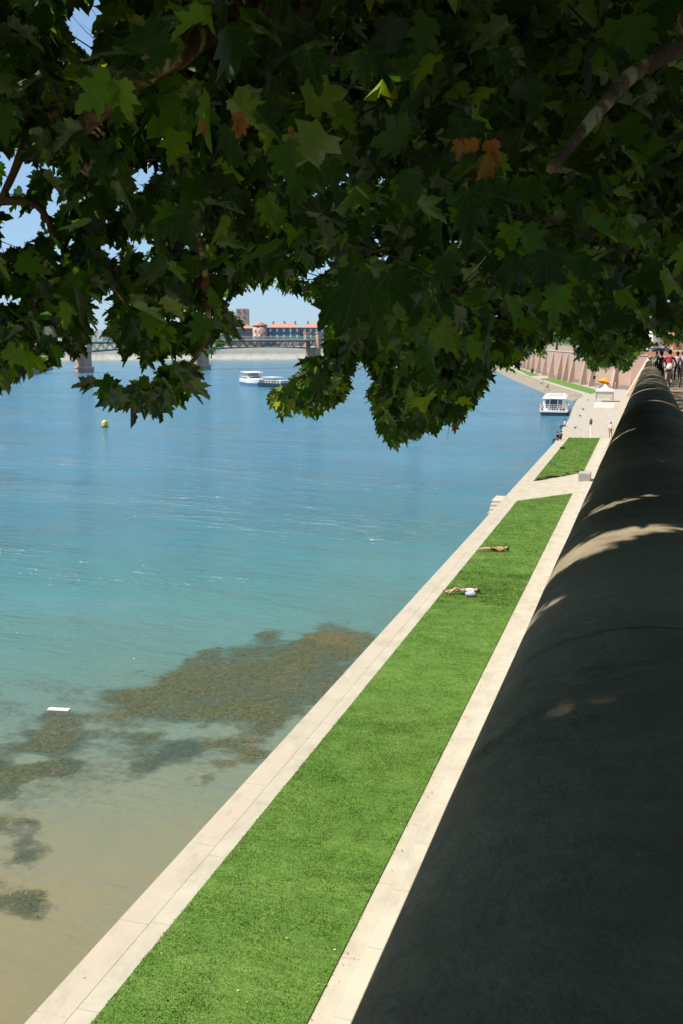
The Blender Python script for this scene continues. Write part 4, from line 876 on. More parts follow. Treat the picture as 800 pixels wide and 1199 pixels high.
for (pp, z, po, lb, tp, bt, hr, rz) in lists:
    x, y = un(*pp, z); person(x, y, z, rz, po, lb, tp, bt, SKIN, hr, sleeves=True)
# towel, post, blue bench at the foot of the wall
x, y = un(641, 456, .5); t_ = MB().box(-1.1, 1.1, -.4, .4, 0, .04).build('towel', cloth('orange_towel', (.7, .33, .10)), bevel=.01, loc=(x, y, .52)); tag(t_, 'orange towel spread on the stepped bank', 'towel')
x, y = un(623.3, 437, 1.); t_ = MB().lathe([(.001, 0), (.32, 0), (.36, .2), (.36, 1.1), (.40, 1.15), (.36, 1.4), (.001, 1.5)], 14).build('litter_bin', mat('dark_green_paint', (.02, .05, .03), None, 5, .5, 0), loc=(x, y, 1.)); tag(t_, 'dark litter bin standing on the path by the distant lawn', 'bin')
x, y = un(611, 430.5, 1.); be = empty('bench', (x, y, 1.), 0.35, 'long blue bench at the foot of the far pink wall', 'bench')
blu = mat('blue_paint', (.10, .16, .42), None, 5, .5, 0); MB().box(-.3, .3, -5, 5, .42, .5).build('seat', blu, be); MB().box(.28, .36, -5, 5, .5, 1.15).build('backrest', blu, be)
for q in (-4.6, -1.5, 1.5, 4.6): MB().box(-.25, .25, q-.05, q+.05, 0, .42).build('leg', metal_m, be)

# ------------------------------------------------------------------ quay furniture
x, y = un(684.0, 563.8, 1.01); cb_ = MB(); cb_.box(-.45, .45, -.75, .75, .0, .62); o = cb_.build('concrete_block', mat('grey_block', (.36, .35, .33), (.28, .27, .25), 3), bevel=.03, loc=(x, y+.75, 1.012)); tag(o, 'grey concrete bench block beside the second lawn', 'block')
x, y = un(691.3, 513, 1.012); lp = empty('sign_post', (x, y, 1.01), 0, 'slim grey post with a dark round sign box at the near edge of the plaza', 'sign post')
MB().lathe([(.001, 0), (.10, 0), (.10, .03), (.035, .06), (.035, 1.75), (.001, 1.76)], 12).build('post', metal_m, lp); q = MB(); q.lathe([(.001, 1.5), (.12, 1.52), (.16, 1.65), (.16, 1.95), (.12, 2.08), (.001, 2.12)], 14); q.build('sign_box', mat('dark_grey_paint', (.10, .10, .09), None, 5, .5, 0), lp); MB().lathe([(.001, 2.12), (.06, 2.12), (.10, 2.16), (.001, 2.2)], 10).build('cap', metal_m, lp)
# gazebo + white barrier
gx_, gy_ = un(707.5, 470.5, 1.); gz = empty('gazebo', (gx_, gy_+1.4, 1.0), 0, 'white pop-up gazebo with pointed roof on the plaza', 'gazebo')
wf = mat('white_canvas', (.80, .79, .75), (.74, .73, .69), 2, .7, .05)
rf = MB(); W = 1.5; H0 = 2.0
rf.add([(-W, -W, H0), (W, -W, H0), (W, W, H0), (-W, W, H0), (-.55, -.55, H0+.38), (.55, -.55, H0+.38), (.55, .55, H0+.38), (-.55, .55, H0+.38), (0, 0, H0+1.0), (-W, -W, H0-.25), (W, -W, H0-.25), (W, W, H0-.25), (-W, W, H0-.25)],
    [(0, 1, 5, 4), (1, 2, 6, 5), (2, 3, 7, 6), (3, 0, 4, 7), (4, 5, 8), (5, 6, 8), (6, 7, 8), (7, 4, 8), (9, 10, 1, 0), (10, 11, 2, 1), (11, 12, 3, 2), (12, 9, 0, 3)])
rf.build('canopy', wf, gz)
for sx_ in (-1, 1):
    for sy_ in (-1, 1): MB().box(sx_*1.44-.025, sx_*1.44+.025, sy_*1.44-.025, sy_*1.44+.025, 0, H0-.02).build('leg', metal_m, gz)
MB().box(-1.4, 1.4, -1.36, -1.34, .55, 1.78).build('side_panel', mat('cream_canvas', (.66, .60, .48), None, 3, .8, .05), gz)
bx_, by_ = un(707.7, 477.6, 1.); tb = empty('display_table', (bx_, by_, 1.), 0, 'white cloth covered table in front of the gazebo', 'table')
MB().box(-1.55, 1.55, -.4, .4, .72, .76).build('table_top', wf, tb); MB().add([(-1.56, -.41, .765), (1.56, -.41, .765), (1.56, .41, .765), (-1.56, .41, .765), (-1.6, -.46, .02), (1.6, -.46, .02), (1.6, .46, .02), (-1.6, .46, .02)], [(0, 1, 2, 3), (4, 5, 1, 0), (5, 6, 2, 1), (6, 7, 3, 2), (7, 4, 0, 3)]).build('table_cloth', white_p, tb)
# orange parasol kiosk
kx, ky = un(706.5, 457.5, 1.); pr = empty('parasol', (kx, ky, 1.), .2, 'tilted bright orange parasol standing in front of the pink wall', 'parasol'); pr.scale = (.85, .85, .9)
q = MB(); q.tube([(0, 0, 0), (.1, 0, 1.9)], .03, 8); q.build('pole', metal_m, pr)
q = MB(); n = 10; top = Vector((.3, -.3, 3.1)); rim = [Vector((.05+1.5*math.cos(2*math.pi*k/n), -.1+1.2*math.sin(2*math.pi*k/n), 1.9+.5*math.cos(2*math.pi*k/n+2.4))) for k in range(n)]
q.add([top]+rim, [(0, 1+k, 1+(k+1) % n) for k in range(n)]); q.build('canopy', mat('orange_canvas', (.95, .36, .015), (.85, .30, .01), 3, .7, 0), pr)
for i, (px, py, lb) in enumerate([(700.5, 456.8, 'left'), (705.5, 457.6, 'middle'), (711, 457.4, 'right')]):
    x, y = un(px, py, 1.); ct = empty('cargo_bicycle', (x, y, 1.), .5*i, f'parked cargo bicycle under the orange parasol, {lb} of three', 'cargo bicycle', 'parked bicycles under the orange parasol')
    MB().box(-.35, .35, .25, 1.0, .35, .85).build('cargo_box', [white_p, mat('dark_grey_paint', (.1, .1, .1)), off_white][i], ct, bevel=.03)
    for yy, nm in ((-.5, 'wheel'), (.6, 'wheel')):
        for xx in ((0,) if yy < 0 else (-.4, .4)):
            q = MB(); q.tube([(xx, yy+.3*math.cos(2*math.pi*k/18), .32+.3*math.sin(2*math.pi*k/18)) for k in range(19)], .03, 6, cap=False); q.tube([(xx-.03, yy, .32), (xx+.03, yy, .32)], .05, 8); q.build(nm, black_m, ct)
    q = MB(); q.tube([(0, -.5, .32), (0, -.1, .35), (0, .3, .5)], .03, 6); q.tube([(0, -.1, .35), (0, -.25, .9)], .025, 6); q.tube([(0, .3, .5), (0, .2, 1.1)], .025, 6); q.tube([(-.3, .15, 1.1), (.3, .15, 1.1)], .02, 6); q.ball((0, -.27, .92), .12, 8, sc3=(.8, 1.2, .4)); q.build('frame', metal_m, ct)
# pigeons
for i, (px, py, lb) in enumerate([(688.5, 469.5, 'farthest'), (683, 480.5, 'second farthest'), (679.5, 488.5, 'middle'), (673.5, 502.5, 'nearest')]):
    x, y = un(px, py, 1.); q = MB(); q.ball((0, 0, .16), .09, 10, sc3=(.85, 1.7, .9)); q.ball((0, .15, .27), .05, 8); q.tube([(0, .1, .2), (0, .15, .27)], .035, 6); q.add([(-.04, -.12, .17), (.04, -.12, .17), (.05, -.32, .12), (-.05, -.32, .12)], [(0, 1, 2, 3)]); q.tube([(0, .19, .27), (0, .23, .26)], [.012, .003], 5)
    for s_ in (-.03, .03): q.tube([(s_, .02, .1), (s_, .03, .0)], .008, 4)
    o = q.build('pigeon', mat('pigeon_grey', (.06, .06, .065), None, 9, .7, 0), loc=(x, y, 1.0)); o.rotation_euler.z = i*1.3; o.scale = (1.2,)*3; tag(o, f'dark pigeon on the pale plaza, {lb} of the four from the camera', 'pigeon', 'pigeons on the plaza')
x, y = un(658.5, 525.5, 1.045); o = MB().ball((0, 0, .1), .2, 10, sc3=(1.4, .8, .5)).tube([(-.2, 0, .12), (0, 0, .26), (.2, 0, .12)], .02, 5).build('backpack', BLK_C, loc=(x, y, 1.05)); tag(o, 'black backpack lying on the far lawn near the water', 'backpack')
x, y = un(605.3+.0, 652.2, 1.05); 
# flotsam and buoy
x, y = un(69, 831.3, 0); o = MB().box(-.36, .36, -.10, .10, -.02, .018).box(-.34, .34, -.02, .02, .02, .035).build('floating_board', white_p, bevel=.012, loc=(x, y, .02)); o.rotation_euler = (.04, .0, rightdir+1.45); tag(o, 'white board floating at the edge of the water weed', 'board')
x, y = un(123, 500, 0); by = empty('buoy', (x, y, 0), 0, 'yellow mooring buoy floating in the river', 'buoy')
MB().lathe([(.001, -.3), (.38, -.25), (.42, .1), (.42, .55), (.36, .8), (.2, .92), (.001, .96)], 18).build('float', mat('yellow_paint', (.75, .56, .10), (.62, .45, .10), 4, .45, .02), by); MB().lathe([(.43, -.05), (.44, .0), (.44, .12), (.43, .16)], 18).build('band', navy_p, by); q = MB(); q.tube([(-.06, 0, .95), (-.06, 0, 1.05), (.06, 0, 1.05), (.06, 0, .95)], .014, 6); q.build('ring', metal_m, by)

# ------------------------------------------------------------------ boats
def hull(mb, L, W, z0, z1, bow=.25, flare=.12, mi=0, stern=.9):
    n = 14; vs = []; fs = []
    for i in range(n+1):
        t = i/n; w_ = W/2*(1-(max(0, (t-(1-bow))/bow))**2.2*.92)*(stern+(1-stern)*min(1, t*5)); y_ = -L/2+L*t
        rise = .25*max(0, (t-.6)/.4)**2
        vs += [(-w_*(1-flare), y_, z0), (w_*(1-flare), y_, z0), (w_, y_, z1+rise), (-w_, y_, z1+rise)]
    for i in range(n):
        a = i*4; b_ = a+4
        fs += [(a+1, b_+1, b_+2, a+2), (a+3, b_+3, b_, a), (a+2, b_+2, b_+3, a+3), (a, b_, b_+1, a+1)]
    fs += [(0, 1, 2, 3), (n*4+3, n*4+2, n*4+1, n*4)]
    return mb.add(vs, fs, mi)
# moored river boat (its rear deck towards the camera)
mx_, my_ = un(646.5, 487, 0); mr = empty('river_boat', (mx_-.35, my_+9.5, 0), .06, 'white passenger boat with blue windows and railed rear deck moored at the plaza', 'boat')
Wd = 4.5
q = MB(); hull(q, 19, Wd, -.4, .55, .3); q.build('hull', navy_p, mr)
q = MB(); hull(q, 19.1, Wd+.12, .55, .78, .3, .0); q.build('deck_band', white_p, mr)
q = MB()   # cabin: tumblehome sides
cy0, cy1 = -7.2, 5.
q.add([(-2.0, cy0, .78), (2.0, cy0, .78), (1.65, cy0+.25, 2.55), (-1.65, cy0+.25, 2.55), (-2.0, cy1, .78), (2.0, cy1, .78), (1.5, cy1-1.2, 2.5), (-1.5, cy1-1.2, 2.5)], [(0, 1, 2, 3), (5, 4, 7, 6), (1, 5, 6, 2), (4, 0, 3, 7), (3, 2, 6, 7)])
q.build('cabin', white_p, mr)
q = MB(); q.add([(-1.9, cy0-.5, 2.55), (1.9, cy0-.5, 2.55), (1.9, cy1-.8, 2.5), (-1.9, cy1-.8, 2.5), (-1.4, cy0-.2, 2.85), (1.4, cy0-.2, 2.85), (1.4, cy1-1.4, 2.8), (-1.4, cy1-1.4, 2.8)], [(3, 2, 1, 0), (4, 5, 6, 7), (0, 1, 5, 4), (1, 2, 6, 5), (2, 3, 7, 6), (3, 0, 4, 7)]); q.build('roof', off_white, mr, bevel=.04)
q = MB(); q.box(-1.0, 1.0, cy0+1., cy1-2.5, 2.86, 2.92); q.build('roof_panel', mat('grey_panel', (.45, .47, .46)), mr)
def wq(name, x0, x1, m_, z0_=1.0, z1_=2.35):
    q = MB(); yb = lambda z: cy0+.25*(z-.78)/1.77-.02
    sh = lambda x, z: x*(1-.175*(z-.78)/1.77*0)
    q.add([(x0, yb(z0_), z0_), (x1, yb(z0_), z0_), (x1, yb(z1_), z1_), (x0, yb(z1_), z1_), (x0, yb(z0_)+.05, z0_), (x1, yb(z0_)+.05, z0_), (x1, yb(z1_)+.05, z1_), (x0, yb(z1_)+.05, z1_)], [(0, 1, 2, 3), (0, 4, 5, 1), (2, 6, 7, 3), (1, 5, 6, 2), (0, 3, 7, 4)]); q.build(name, m_, mr)
wq('door', -.65, .45, darkglass, .82, 2.4); wq('window', -1.35, -.78, glass_m); wq('window', .6, 1.2, glass_m)
for sg in (-1, 1):
    for k in range(6):
        y0_ = cy0+.6+k*1.75; y1_ = y0_+1.45; q = MB(); xs = lambda z: sg*(2.0-.35*(z-.78)/1.77+.025)
        q.add([(xs(1.15), y0_, 1.15), (xs(1.15), y1_, 1.15), (xs(2.35), y1_, 2.35), (xs(2.35), y0_, 2.35)], [(0, 1, 2, 3)]); so_ = q.build('window', glass_m, mr); mm = so_.modifiers.new('t', 'SOLIDIFY'); mm.thickness = .04
q = MB(); ry = -9.3
for z in (1.1, 1.4, 1.72): q.tube([(-2.1, cy0-.1, z), (-2.12, ry+.1, z), (-1.9, ry, z), (1.9, ry, z), (2.12, ry+.1, z), (2.1, cy0-.1, z)], .022, 6)
for x in np.linspace(-2., 2., 11): q.tube([(x, ry+.02, .78), (x, ry+.02, 1.72)], .018, 5)
q.build('railing', white_rail, mr)
for i, (x, cl_) in enumerate([(-1.75, BRRED), (1.5, PINK_C), (1.0, PINK_C), (.1, NAVY_C), (-.8, BLUE_C)]):
    yy = -8.6+.12*(i % 2); wpos = Matrix.Rotation(.06, 3, 'Z') @ Vector((x, yy, 0))
    lbs = ['passenger in red at the left corner of the moored boat deck', 'passenger in pink at the right corner of the moored boat deck', 'second passenger in pink, left of the right corner on the moored boat', 'passenger in navy in front of the cabin door on the moored boat', 'passenger in pale blue left of the cabin door on the moored boat']
    person(mr.location.x+wpos.x, mr.location.y+wpos.y, .80, 2.9+.4*i, 'sit', lbs[i], cl_, BLK_C, SKIN, HAIRB, sleeves=True)
# two boats in mid river
def cabin_boat(px, py, rz, L, W, label, h1, h2, white=True):
    x, y = un(px, py, 0); t = empty('cabin_boat' if white else 'barge', (x, y, 0), rz, label, 'boat')
    q = MB(); hull(q, L, W, -.3, .75, .28, .08); q.build('hull', h1, t)
    q = MB(); hull(q, L+.1, W+.1, .75, 1.5 if white else 1.05, .28, .02); q.build('topsides', h2, t)
    if white:
        q = MB(); q.add([(-W*.4, -L*.36, 1.5), (W*.4, -L*.36, 1.5), (W*.4, L*.22, 1.5), (-W*.4, L*.22, 1.5), (-W*.36, -L*.34, 2.2), (W*.36, -L*.34, 2.2), (W*.36, L*.1, 2.2), (-W*.36, L*.1, 2.2)], [(4, 5, 6, 7), (0, 1, 5, 4), (1, 2, 6, 5), (2, 3, 7, 6), (3, 0, 4, 7)]); q.build('cabin', off_white, t)
        for sg in (-1, 1):
            for k in range(4): y0_ = -L*.32+k*L*.11; q = MB(); q.box(min(sg*W*.385, sg*(W*.385+.05)), max(sg*W*.385, sg*(W*.385+.05)), y0_, y0_+L*.08, 1.7, 2.05); q.build('window', darkglass, t)
        q = MB(); q.box(-W*.3, W*.3, L*.135, L*.155, 1.65, 2.1); q.build('windscreen', darkglass, t)
        q = MB(); q.box(-W*.45, W*.45, -L*.42, L*.16, 3.15, 3.3); q.build('roof', white_p, t, bevel=.05)
        for sg in (-1, 1):
            for yy in (-L*.4, -L*.2, L*.0, L*.14): q = MB(); q.tube([(sg*W*.38, yy, 1.5), (sg*W*.40, yy, 3.16)], .05, 6); q.build('roof_post', white_p, t)
        q = MB(); q.box(-W*.34, W*.34, -L*.1, -L*.08, 2.2, 3.1); q.build('bulkhead', off_white, t)
    else:
        q = MB(); q.box(-W*.36, W*.36, -L*.3, L*.2, 1.05, 1.75); q.build('cabin', off_white, t, bevel=.05)
        for sg in (-1, 1):
            for k in range(5): y0_ = -L*.27+k*L*.09; q = MB(); q.box(min(sg*W*.36, sg*(W*.36+.04)), max(sg*W*.36, sg*(W*.36+.04)), y0_, y0_+L*.06, 1.25, 1.6); q.build('window', darkglass, t)
        q = MB(); q.box(-W*.42, W*.42, -L*.42, L*.0, 2.35, 2.45); q.build('awning', off_white, t)
        for sg in (-1, 1):
            for yy in (-L*.4, -L*.02): q = MB(); q.tube([(sg*W*.38, yy, 1.0), (sg*W*.38, yy, 2.36)], .04, 6); q.build('post', metal_m, t)
    q = MB()
    for sg in (-1, 1):
        z_ = 1.5 if white else 1.05
        q.tube([(sg*W*.48, -L*.48, z_+.7), (sg*W*.48, L*.22, z_+.7), (sg*W*.3, L*.42, z_+.9)], .03, 5)
        for yy in np.linspace(-L*.47, L*.22, 8): q.tube([(sg*W*.48, yy, z_), (sg*W*.48, yy, z_+.7)], .025, 4)
    q.build('railing', white_rail, t); return t
bd = -.95
cabin_boat(297, 451, math.pi+.62, 13, 4.8, 'white motor cruiser with open upper deck anchored in mid river', blue_p, white_p)
cabin_boat(327, 453.6, math.pi+1.05, 12, 4.2, 'low dark blue barge with cream cabin beside the white cruiser', navy_p, navy_p, False)

# ------------------------------------------------------------------ bridge
B0 = [at(-55, 395, 318), at(97, 395, 345), at(235, 395, 375), at(366.5, 395, 405), at(487, 395, 437), at(598, 395, 470)]
zt = [10.2, 10.4, 10.8, 11.0, 11.0, 10.6]
br = empty('bridge', (B0[0][0], B0[0][1], 0), 0, 'green steel lattice bridge on brick piers crossing the river', 'bridge')
deck, truss, rail = MB(), MB(), MB()
for i in range(len(B0)-1):
    a, b_ = B0[i], B0[i+1]; d = (b_-a); d[2] = 0; L = np.linalg.norm(d); d /= L; n = np.array([-d[1], d[0], 0]); N = 14
    def pt(s, side, z): 
        zz = zt[i]+(zt[i+1]-zt[i])*s/L; return (a[0]+d[0]*s+n[0]*side, a[1]+d[1]*s+n[1]*side, zz+z)
    vs = [pt(0, -3.1, -.3), pt(0, 3.1, -.3), pt(0, 3.1, 0), pt(0, -3.1, 0), pt(L, -3.1, -.3), pt(L, 3.1, -.3), pt(L, 3.1, 0), pt(L, -3.1, 0)]
    deck.add(vs, [(0, 1, 2, 3), (7, 6, 5, 4), (0, 4, 5, 1), (1, 5, 6, 2), (2, 6, 7, 3), (3, 7, 4, 0)])
    for sd_ in (-2.85, 2.85):
        dep = lambda s: -2.6-.9*(abs(s/L-.5)*2)**2
        for k in range(N):
            s0, s1 = L*k/N, L*(k+1)/N
            truss.tube([pt(s0, sd_, dep(s0)), pt(s1, sd_, dep(s1))], .22, 4, cap=False)
            truss.tube([pt(s0, sd_, dep(s0)), pt((s0+s1)/2, sd_, -.4)], .14, 4, cap=False); truss.tube([pt((s0+s1)/2, sd_, -.4), pt(s1, sd_, dep(s1))], .14, 4, cap=False)
        truss.tube([pt(0, sd_, -.45), pt(L, sd_, -.45)], .25, 4, cap=False)
        rail.tube([pt(0, sd_*1.06, 1.25), pt(L, sd_*1.06, 1.25)], .08, 4, cap=False); rail.tube([pt(0, sd_*1.06, .15), pt(L, sd_*1.06, .15)], .10, 4, cap=False)
        for s_ in np.arange(0, L, .9): rail.tube([pt(s_, sd_*1.06, 0), pt(s_, sd_*1.06, 1.25)], .06, 4, cap=False)
    for s_ in (L*.25, L*.75):
        q = MB(); x0 = pt(s_, -3.1, 0); q.tube([x0, (x0[0], x0[1], x0[2]+4.6)], [.12, .07], 6); q.ball((x0[0], x0[1], x0[2]+4.8), .32, 8); lw(q.build('street_lamp', pale_green), br)
lw(deck.build('deck', mat('deck_concrete', (.30, .31, .29))), br); lw(truss.build('lattice', green_steel), br); lw(rail.build('railing', pale_green), br)
dd = B0[2]-B0[1]; dd[2] = 0; dd /= np.linalg.norm(dd); nn = np.array([-dd[1], dd[0], 0]); ang = math.atan2(dd[1], dd[0])
pier_brick = brick_mat('pier_brick', (.50, .27, .17), (.44, .23, .15), (.48, .36, .27), .8, .25, 'XY', (.52, .32, .22), .04)
for i in (1, 2, 3, 4):
    c = B0[i]; q = MB(); zz = zt[i]-3.4
    def bxr(q, hx, hy, z0, z1, oy=0):
        ps = [c[:2]+dd[:2]*sx_*hx+nn[:2]*(sy_*hy+oy) for sx_, sy_ in ((-1, -1), (1, -1), (1, 1), (-1, 1))]; q.prism(ps, z0, z1)
    bxr(q, 1.8, 3.9, -2, 1.8); bxr(q, 1.35, 3.4, 1.8, zz)
    pr_ = lw(q.build('pier', pier_brick if True else stone_trim), br)
    q = MB(); bxr(q, 1.95, 4.05, 1.4, 1.9); lw(q.build('pier_band', stone_trim), br)
    for sd_ in (-4.0, 4.0):
        q = MB(); bxr(q, 1.05, .8, zz-.01, zt[i]+2.6, sd_); bxr(q, 1.3, 1.0, zt[i]+2.6, zt[i]+3.1, sd_); lw(q.build('pier_tower', pier_brick), br)

# ------------------------------------------------------------------ far bank and its buildings
FB = [at(-260, 395, 470), at(0, 395, 505), at(120, 395, 520), at(250, 395, 532), at(380, 395, 545), at(520, 395, 560), at(640, 395, 600)]
FB = [tuple(p[:2]) for p in FB]
MB().prism(FB+[(900, 1500), (1500, 4500), (-3500, 4500), (-2500, 900)], -2.5, 7.2).build('far_bank', mat('far_ground', (.20, .20, .12)))['kind'] = 'structure'
fw_m, nt, b, P = base_mat('embankment_wall', .9, .2)
sx = nd(nt, 'ShaderNodeSeparateXYZ'); nt.links.new(P, sx.inputs[0])
f = mrange(nt, math_(nt, 'ADD', sx.outputs[2], math_(nt, 'MULTIPLY', noise(nt, P, .25, 5.), 2.)), 0., 9.)
c_ = ramp(nt, f, [(.05, (.36, .28, .18)), (.2, (.62, .56, .45)), (.42, (.60, .55, .45)), (.52, (.40, .37, .31)), (.85, (.48, .44, .36)), (1., (.56, .50, .42))])
c_ = mixc(nt, mrange(nt, noise(nt, P, .35, 6., .7, (1, 1, .3)), .4, .7, 0, .5), c_, (.30, .28, .23)); nt.links.new(c_, b.inputs['Base Color'])
q = MB()
for i in range(len(FB)-1):
    a, b_ = Vector(FB[i]), Vector(FB[i+1]); d = (b_-a).normalized(); n = Vector((d.y, -d.x))
    vs = [(*(a+n*5), -.5), (*(b_+n*5), -.5), (*(a+n*3.2), 2.4), (*(b_+n*3.2), 2.4), (*(a+n*.8), 7.3), (*(b_+n*.8), 7.3), (*(a-n*.3), 7.3), (*(b_-n*.3), 7.3)]
    q.add(vs, [(0, 1, 3, 2), (2, 3, 5, 4), (4, 5, 7, 6)])
tag(q.build('embankment_wall', fw_m), 'long pale stone embankment wall on the far bank', 'wall')
def block(px0, px1, d, z0, h, label, wall_m, roof=True, floors=3, name='apartment_building', win=darkglass, bay=3.2, depth=14, roofh=2.6, attic=None):
    a, b_ = at(px0, 395, d), at(px1, 395, d); w_ = np.linalg.norm(b_-a); c = (a+b_)/2
    t = empty(name, (c[0], c[1], z0), YA, label, 'building')
    MB().box(-w_/2, w_/2, 0, depth, -1, h).build('wall', wall_m, t)
    if attic: MB().box(-w_/2-.05, w_/2+.05, -.12, .0, h-attic, h+.02).build('slate_storey', slate_m, t)
    fh = h/floors; nb = max(1, int(w_/bay)); cnt = 0
    for f_ in range(floors):
        for k in range(nb):
            if cnt >= 96: break
            x = -w_/2+w_*(k+.5)/nb; z = fh*f_+fh*.3; cnt += 1
            q = MB(); q.box(x-.6, x+.6, -.18, -.13, z, z+fh*.5, 0); wo_ = q.build('window', win, t)
    if roof:
        q = MB(); e = .6; q.add([(-w_/2-e, -e, h), (w_/2+e, -e, h), (w_/2+e, depth+e, h), (-w_/2-e, depth+e, h), (-w_/2+depth*.35, depth/2, h+roofh), (w_/2-depth*.35, depth/2, h+roofh)], [(0, 1, 5, 4), (1, 2, 5), (2, 3, 4, 5), (3, 0, 4), (3, 2, 1, 0)])
        rf_ = q.build('roof', roof_tile, t)
        for k in range(3): x = -w_/2+w_*(k+.5)/3; q = MB(); q.box(x-.5, x+.5, depth/2-1, depth/2, h+roofh*.5, h+roofh+1.1); q.build('chimney', pink_wall, rf_)
    return t
t = block(256, 296, 560, 7.2, 9.8, 'pink apartment block with slate attic left of the round tower on the far bank', pink_wall, floors=3, attic=5.2, win=slate_m)
t = block(313, 352, 560, 7.2, 10.2, 'pink apartment block with slate attic right of the round tower on the far bank', pink_wall, floors=3, attic=5.6, win=white_rail)
t = block(353.5, 395, 562, 7.2, 10.2, 'pink apartment block with dormer attic behind the bridge tower on the far bank', pink_wall, floors=3, attic=5.6, win=white_rail)
t = block(396.5, 470, 565, 7.2, 10.2, 'rightmost long pink apartment block on the far bank', pink_wall, floors=3, attic=5.6, win=white_rail)
c = at(304.5, 395, 556); tt = empty('tower_building', (c[0], c[1], 7.2), YA, 'round pink corner tower with small windows between the far bank blocks', 'building')
q = MB(); q.lathe([(.001, -1), (4.0, -1), (4.0, 11.2), (.001, 11.2)], 20); q.build('wall', pink_wall, tt); q = MB(); q.lathe([(4.4, 11.2), (4.4, 11.5), (.01, 13.6)], 20); q.build('roof', roof_tile, tt)
for f_ in range(3):
    for an in (-2.2, -1.57, -.95): q = MB(); x, y = 4.05*math.cos(an), 4.05*math.sin(an); q.ball((x, y, 2.2+f_*3.3), .62, 8, sc3=(1, 1, 1.3)); q.build('window', white_rail, tt)
block(277, 290, 610, 7.2, 22, 'tall narrow pink tower block behind the apartments on the far bank', mat('pale_pink_render', (.58, .38, .33), (.5, .33, .28), .4), floors=6, roof=False, bay=2.4, win=slate_m)
block(181, 206, 585, 7.2, 10.5, 'red brick apartment block with balconies left of the tall tower block', mat('red_render', (.55, .19, .14), (.48, .16, .12), .4), floors=4, win=white_rail, bay=2.2)
block(-40, 9, 430, 4., 9.5, 'orange brick building with tiled roof at the left edge of the view', mat('orange_render', (.52, .22, .13), (.46, .19, .11), .4), floors=3, bay=4)
block(108, 134, 900, 7.2, 11, 'distant long white building beyond the bridge', white_p, floors=3, bay=6, roof=False)
block(138, 172, 960, 7.2, 9, 'distant low grey warehouse beyond the bridge', mat('pale_grey', (.5, .52, .52)), floors=2, bay=8, roof=False)
block(765, 783, 425, TZ, 11, 'pale rendered house at the far end of the promenade', off_white, floors=3, bay=3.0)
block(789, 850, 395, TZ, 14, 'orange brick house with tall dark windows at the end of the promenade', mat('orange_brick', (.62, .27, .15)), floors=4, bay=3.4)
# trees and shrubs on the far bank, left bank
k = 0
spots = [(100, 640, 8, 6), (128, 700, 8, 7), (150, 690, 7, 7), (176, 600, 6, 5), (212, 560, 6, 5), (224, 548, 6, 5), (238, 545, 5.5, 4.5), (84, 640, 9, 7), (60, 600, 9, 6), (40, 560, 9, 6), (398, 575, 9, 5), (22, 520, 8, 5)]
ow = ['rightmost but one', 'second', 'third', 'fourth', 'fifth', 'sixth', 'seventh', 'eighth', 'ninth', 'tenth', 'eleventh', 'twelfth']
names = {s_: i for i, s_ in enumerate(sorted(spots))}
ordn = ['leftmost', 'second from left', 'third from left', 'fourth from left', 'fifth from left', 'sixth from left', 'seventh from left', 'eighth from left', 'ninth from left', 'tenth from left', 'eleventh from left', 'rightmost']
for s_ in spots:
    p = at(s_[0], 395, s_[1]); leafy('broadleaf_tree', p[0], p[1], 7.0, s_[2], s_[3], f'bushy tree on the far bank, {ordn[names[s_]]} of those beyond the bridge', group='trees on the far bank', dens=420, sz=1.1)
for i, (px, dd_) in enumerate([(200, 517), (212, 518), (224, 520), (236, 521), (247, 523)]):
    p = at(px, 395, dd_-4); leafy('shrub', p[0], p[1], 1.5, 6, 4.2, f'green bank shrub by the far water, {["leftmost", "second from left", "middle", "second from right", "rightmost"][i]} of five', 'shrub', 'shrubs on the far bank', 420, .9)
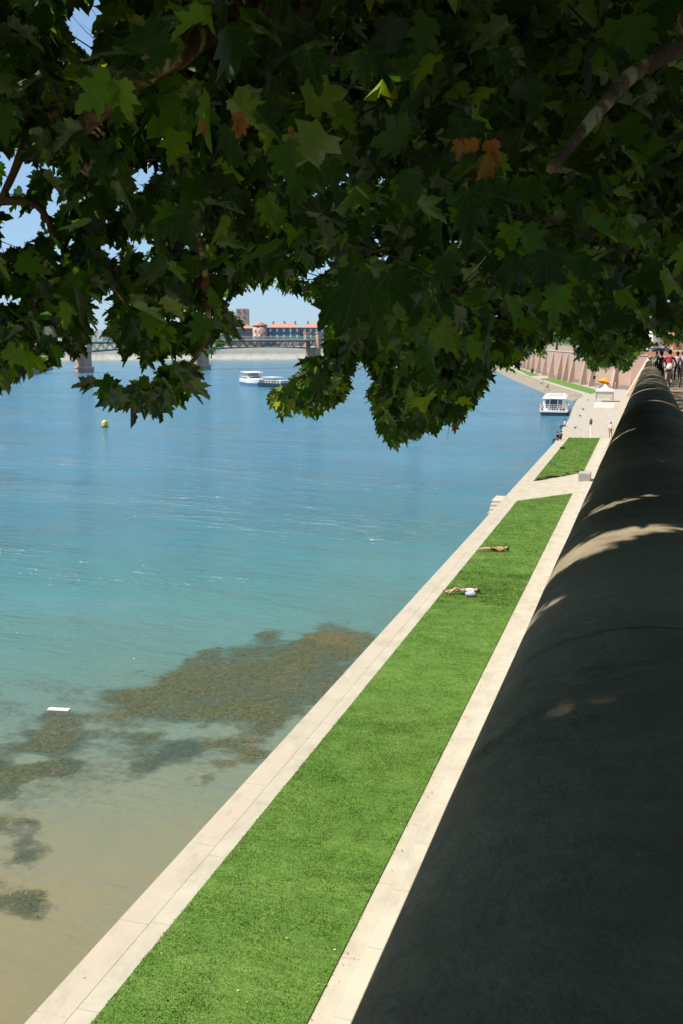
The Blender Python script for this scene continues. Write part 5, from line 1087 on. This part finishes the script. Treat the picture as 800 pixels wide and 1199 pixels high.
# distant tree line beyond the city
MB().prism([(-3400, 3900), (1500, 4300), (1500, 4700), (-3400, 4300)], 0, 42).build('distant_hills', mat('distant_hill', (.16, .20, .17), (.12, .16, .14), .02))['kind'] = 'structure'
# left bank with stone jetty
J1, J2, J3 = un(40, 438.6, 0), un(62, 431.5, 0), un(-120, 446, 0)
MB().prism([J3, J1, J2, un(20, 425, 0), (-420, 430), (-500, 300)], -2.4, 2.0).build('left_bank', mat('jetty_stone', (.42, .36, .28), (.30, .27, .2), .5))['kind'] = 'structure'
MB().prism([(J3[0]-2, J3[1]+2), (J1[0]-1, J1[1]+3), (J2[0]-2, J2[1]-1), (-300, 350), (-420, 420), (-480, 305)], 1.5, 2.3).build('left_bank_grass', lawn_m)['kind'] = 'structure'
# ------------------------------------------------------------------ parked cars far away on the terrace
def car(px, d, colm, label, rz=YA):
    p = at(px, 395, d); t = empty('parked_car', (p[0], p[1], TZ+.01), rz, label, 'car', 'cars parked at the end of the promenade')
    prof = [(-2.1, .35), (-2.1, .85), (-1.9, 1.0), (-1.2, 1.05), (-.7, 1.5), (.9, 1.52), (1.6, 1.05), (2.1, .9), (2.15, .35)]
    vs = [(x, s_*.86, z) for s_ in (-1, 1) for x, z in prof]; n = len(prof)
    MB().add(vs, [tuple(range(n)), tuple(range(n, 2*n))[::-1]]+[(i, n+i, n+(i+1) % n, (i+1) % n) for i in range(n)]).build('body', colm, t, bevel=.05)
    q = MB()
    for s_ in (-1, 1): q.add([(-1.1, s_*.875, 1.08), (-.65, s_*.875, 1.42), (.85, s_*.875, 1.44), (1.4, s_*.875, 1.08)], [(0, 1, 2, 3)])
    q.build('side_windows', darkglass, t)
    for x in (-1.3, 1.3):
        for s_ in (-1, 1): w_ = MB(); w_.tube([(x, s_*.72, .33), (x, s_*.9, .33)], .33, 16); w_.build('wheel', black_m, t)
    return t
car(771.5, 330, mat('black_car', (.03, .03, .035), None, 3, .3, 0), 'dark car parked at the end of the promenade, middle of the three'); car(779, 335, mat('blue_car', (.06, .20, .42), None, 3, .3, 0), 'blue car parked at the end of the promenade'); car(764, 340, white_p, 'white car parked at the end of the promenade')
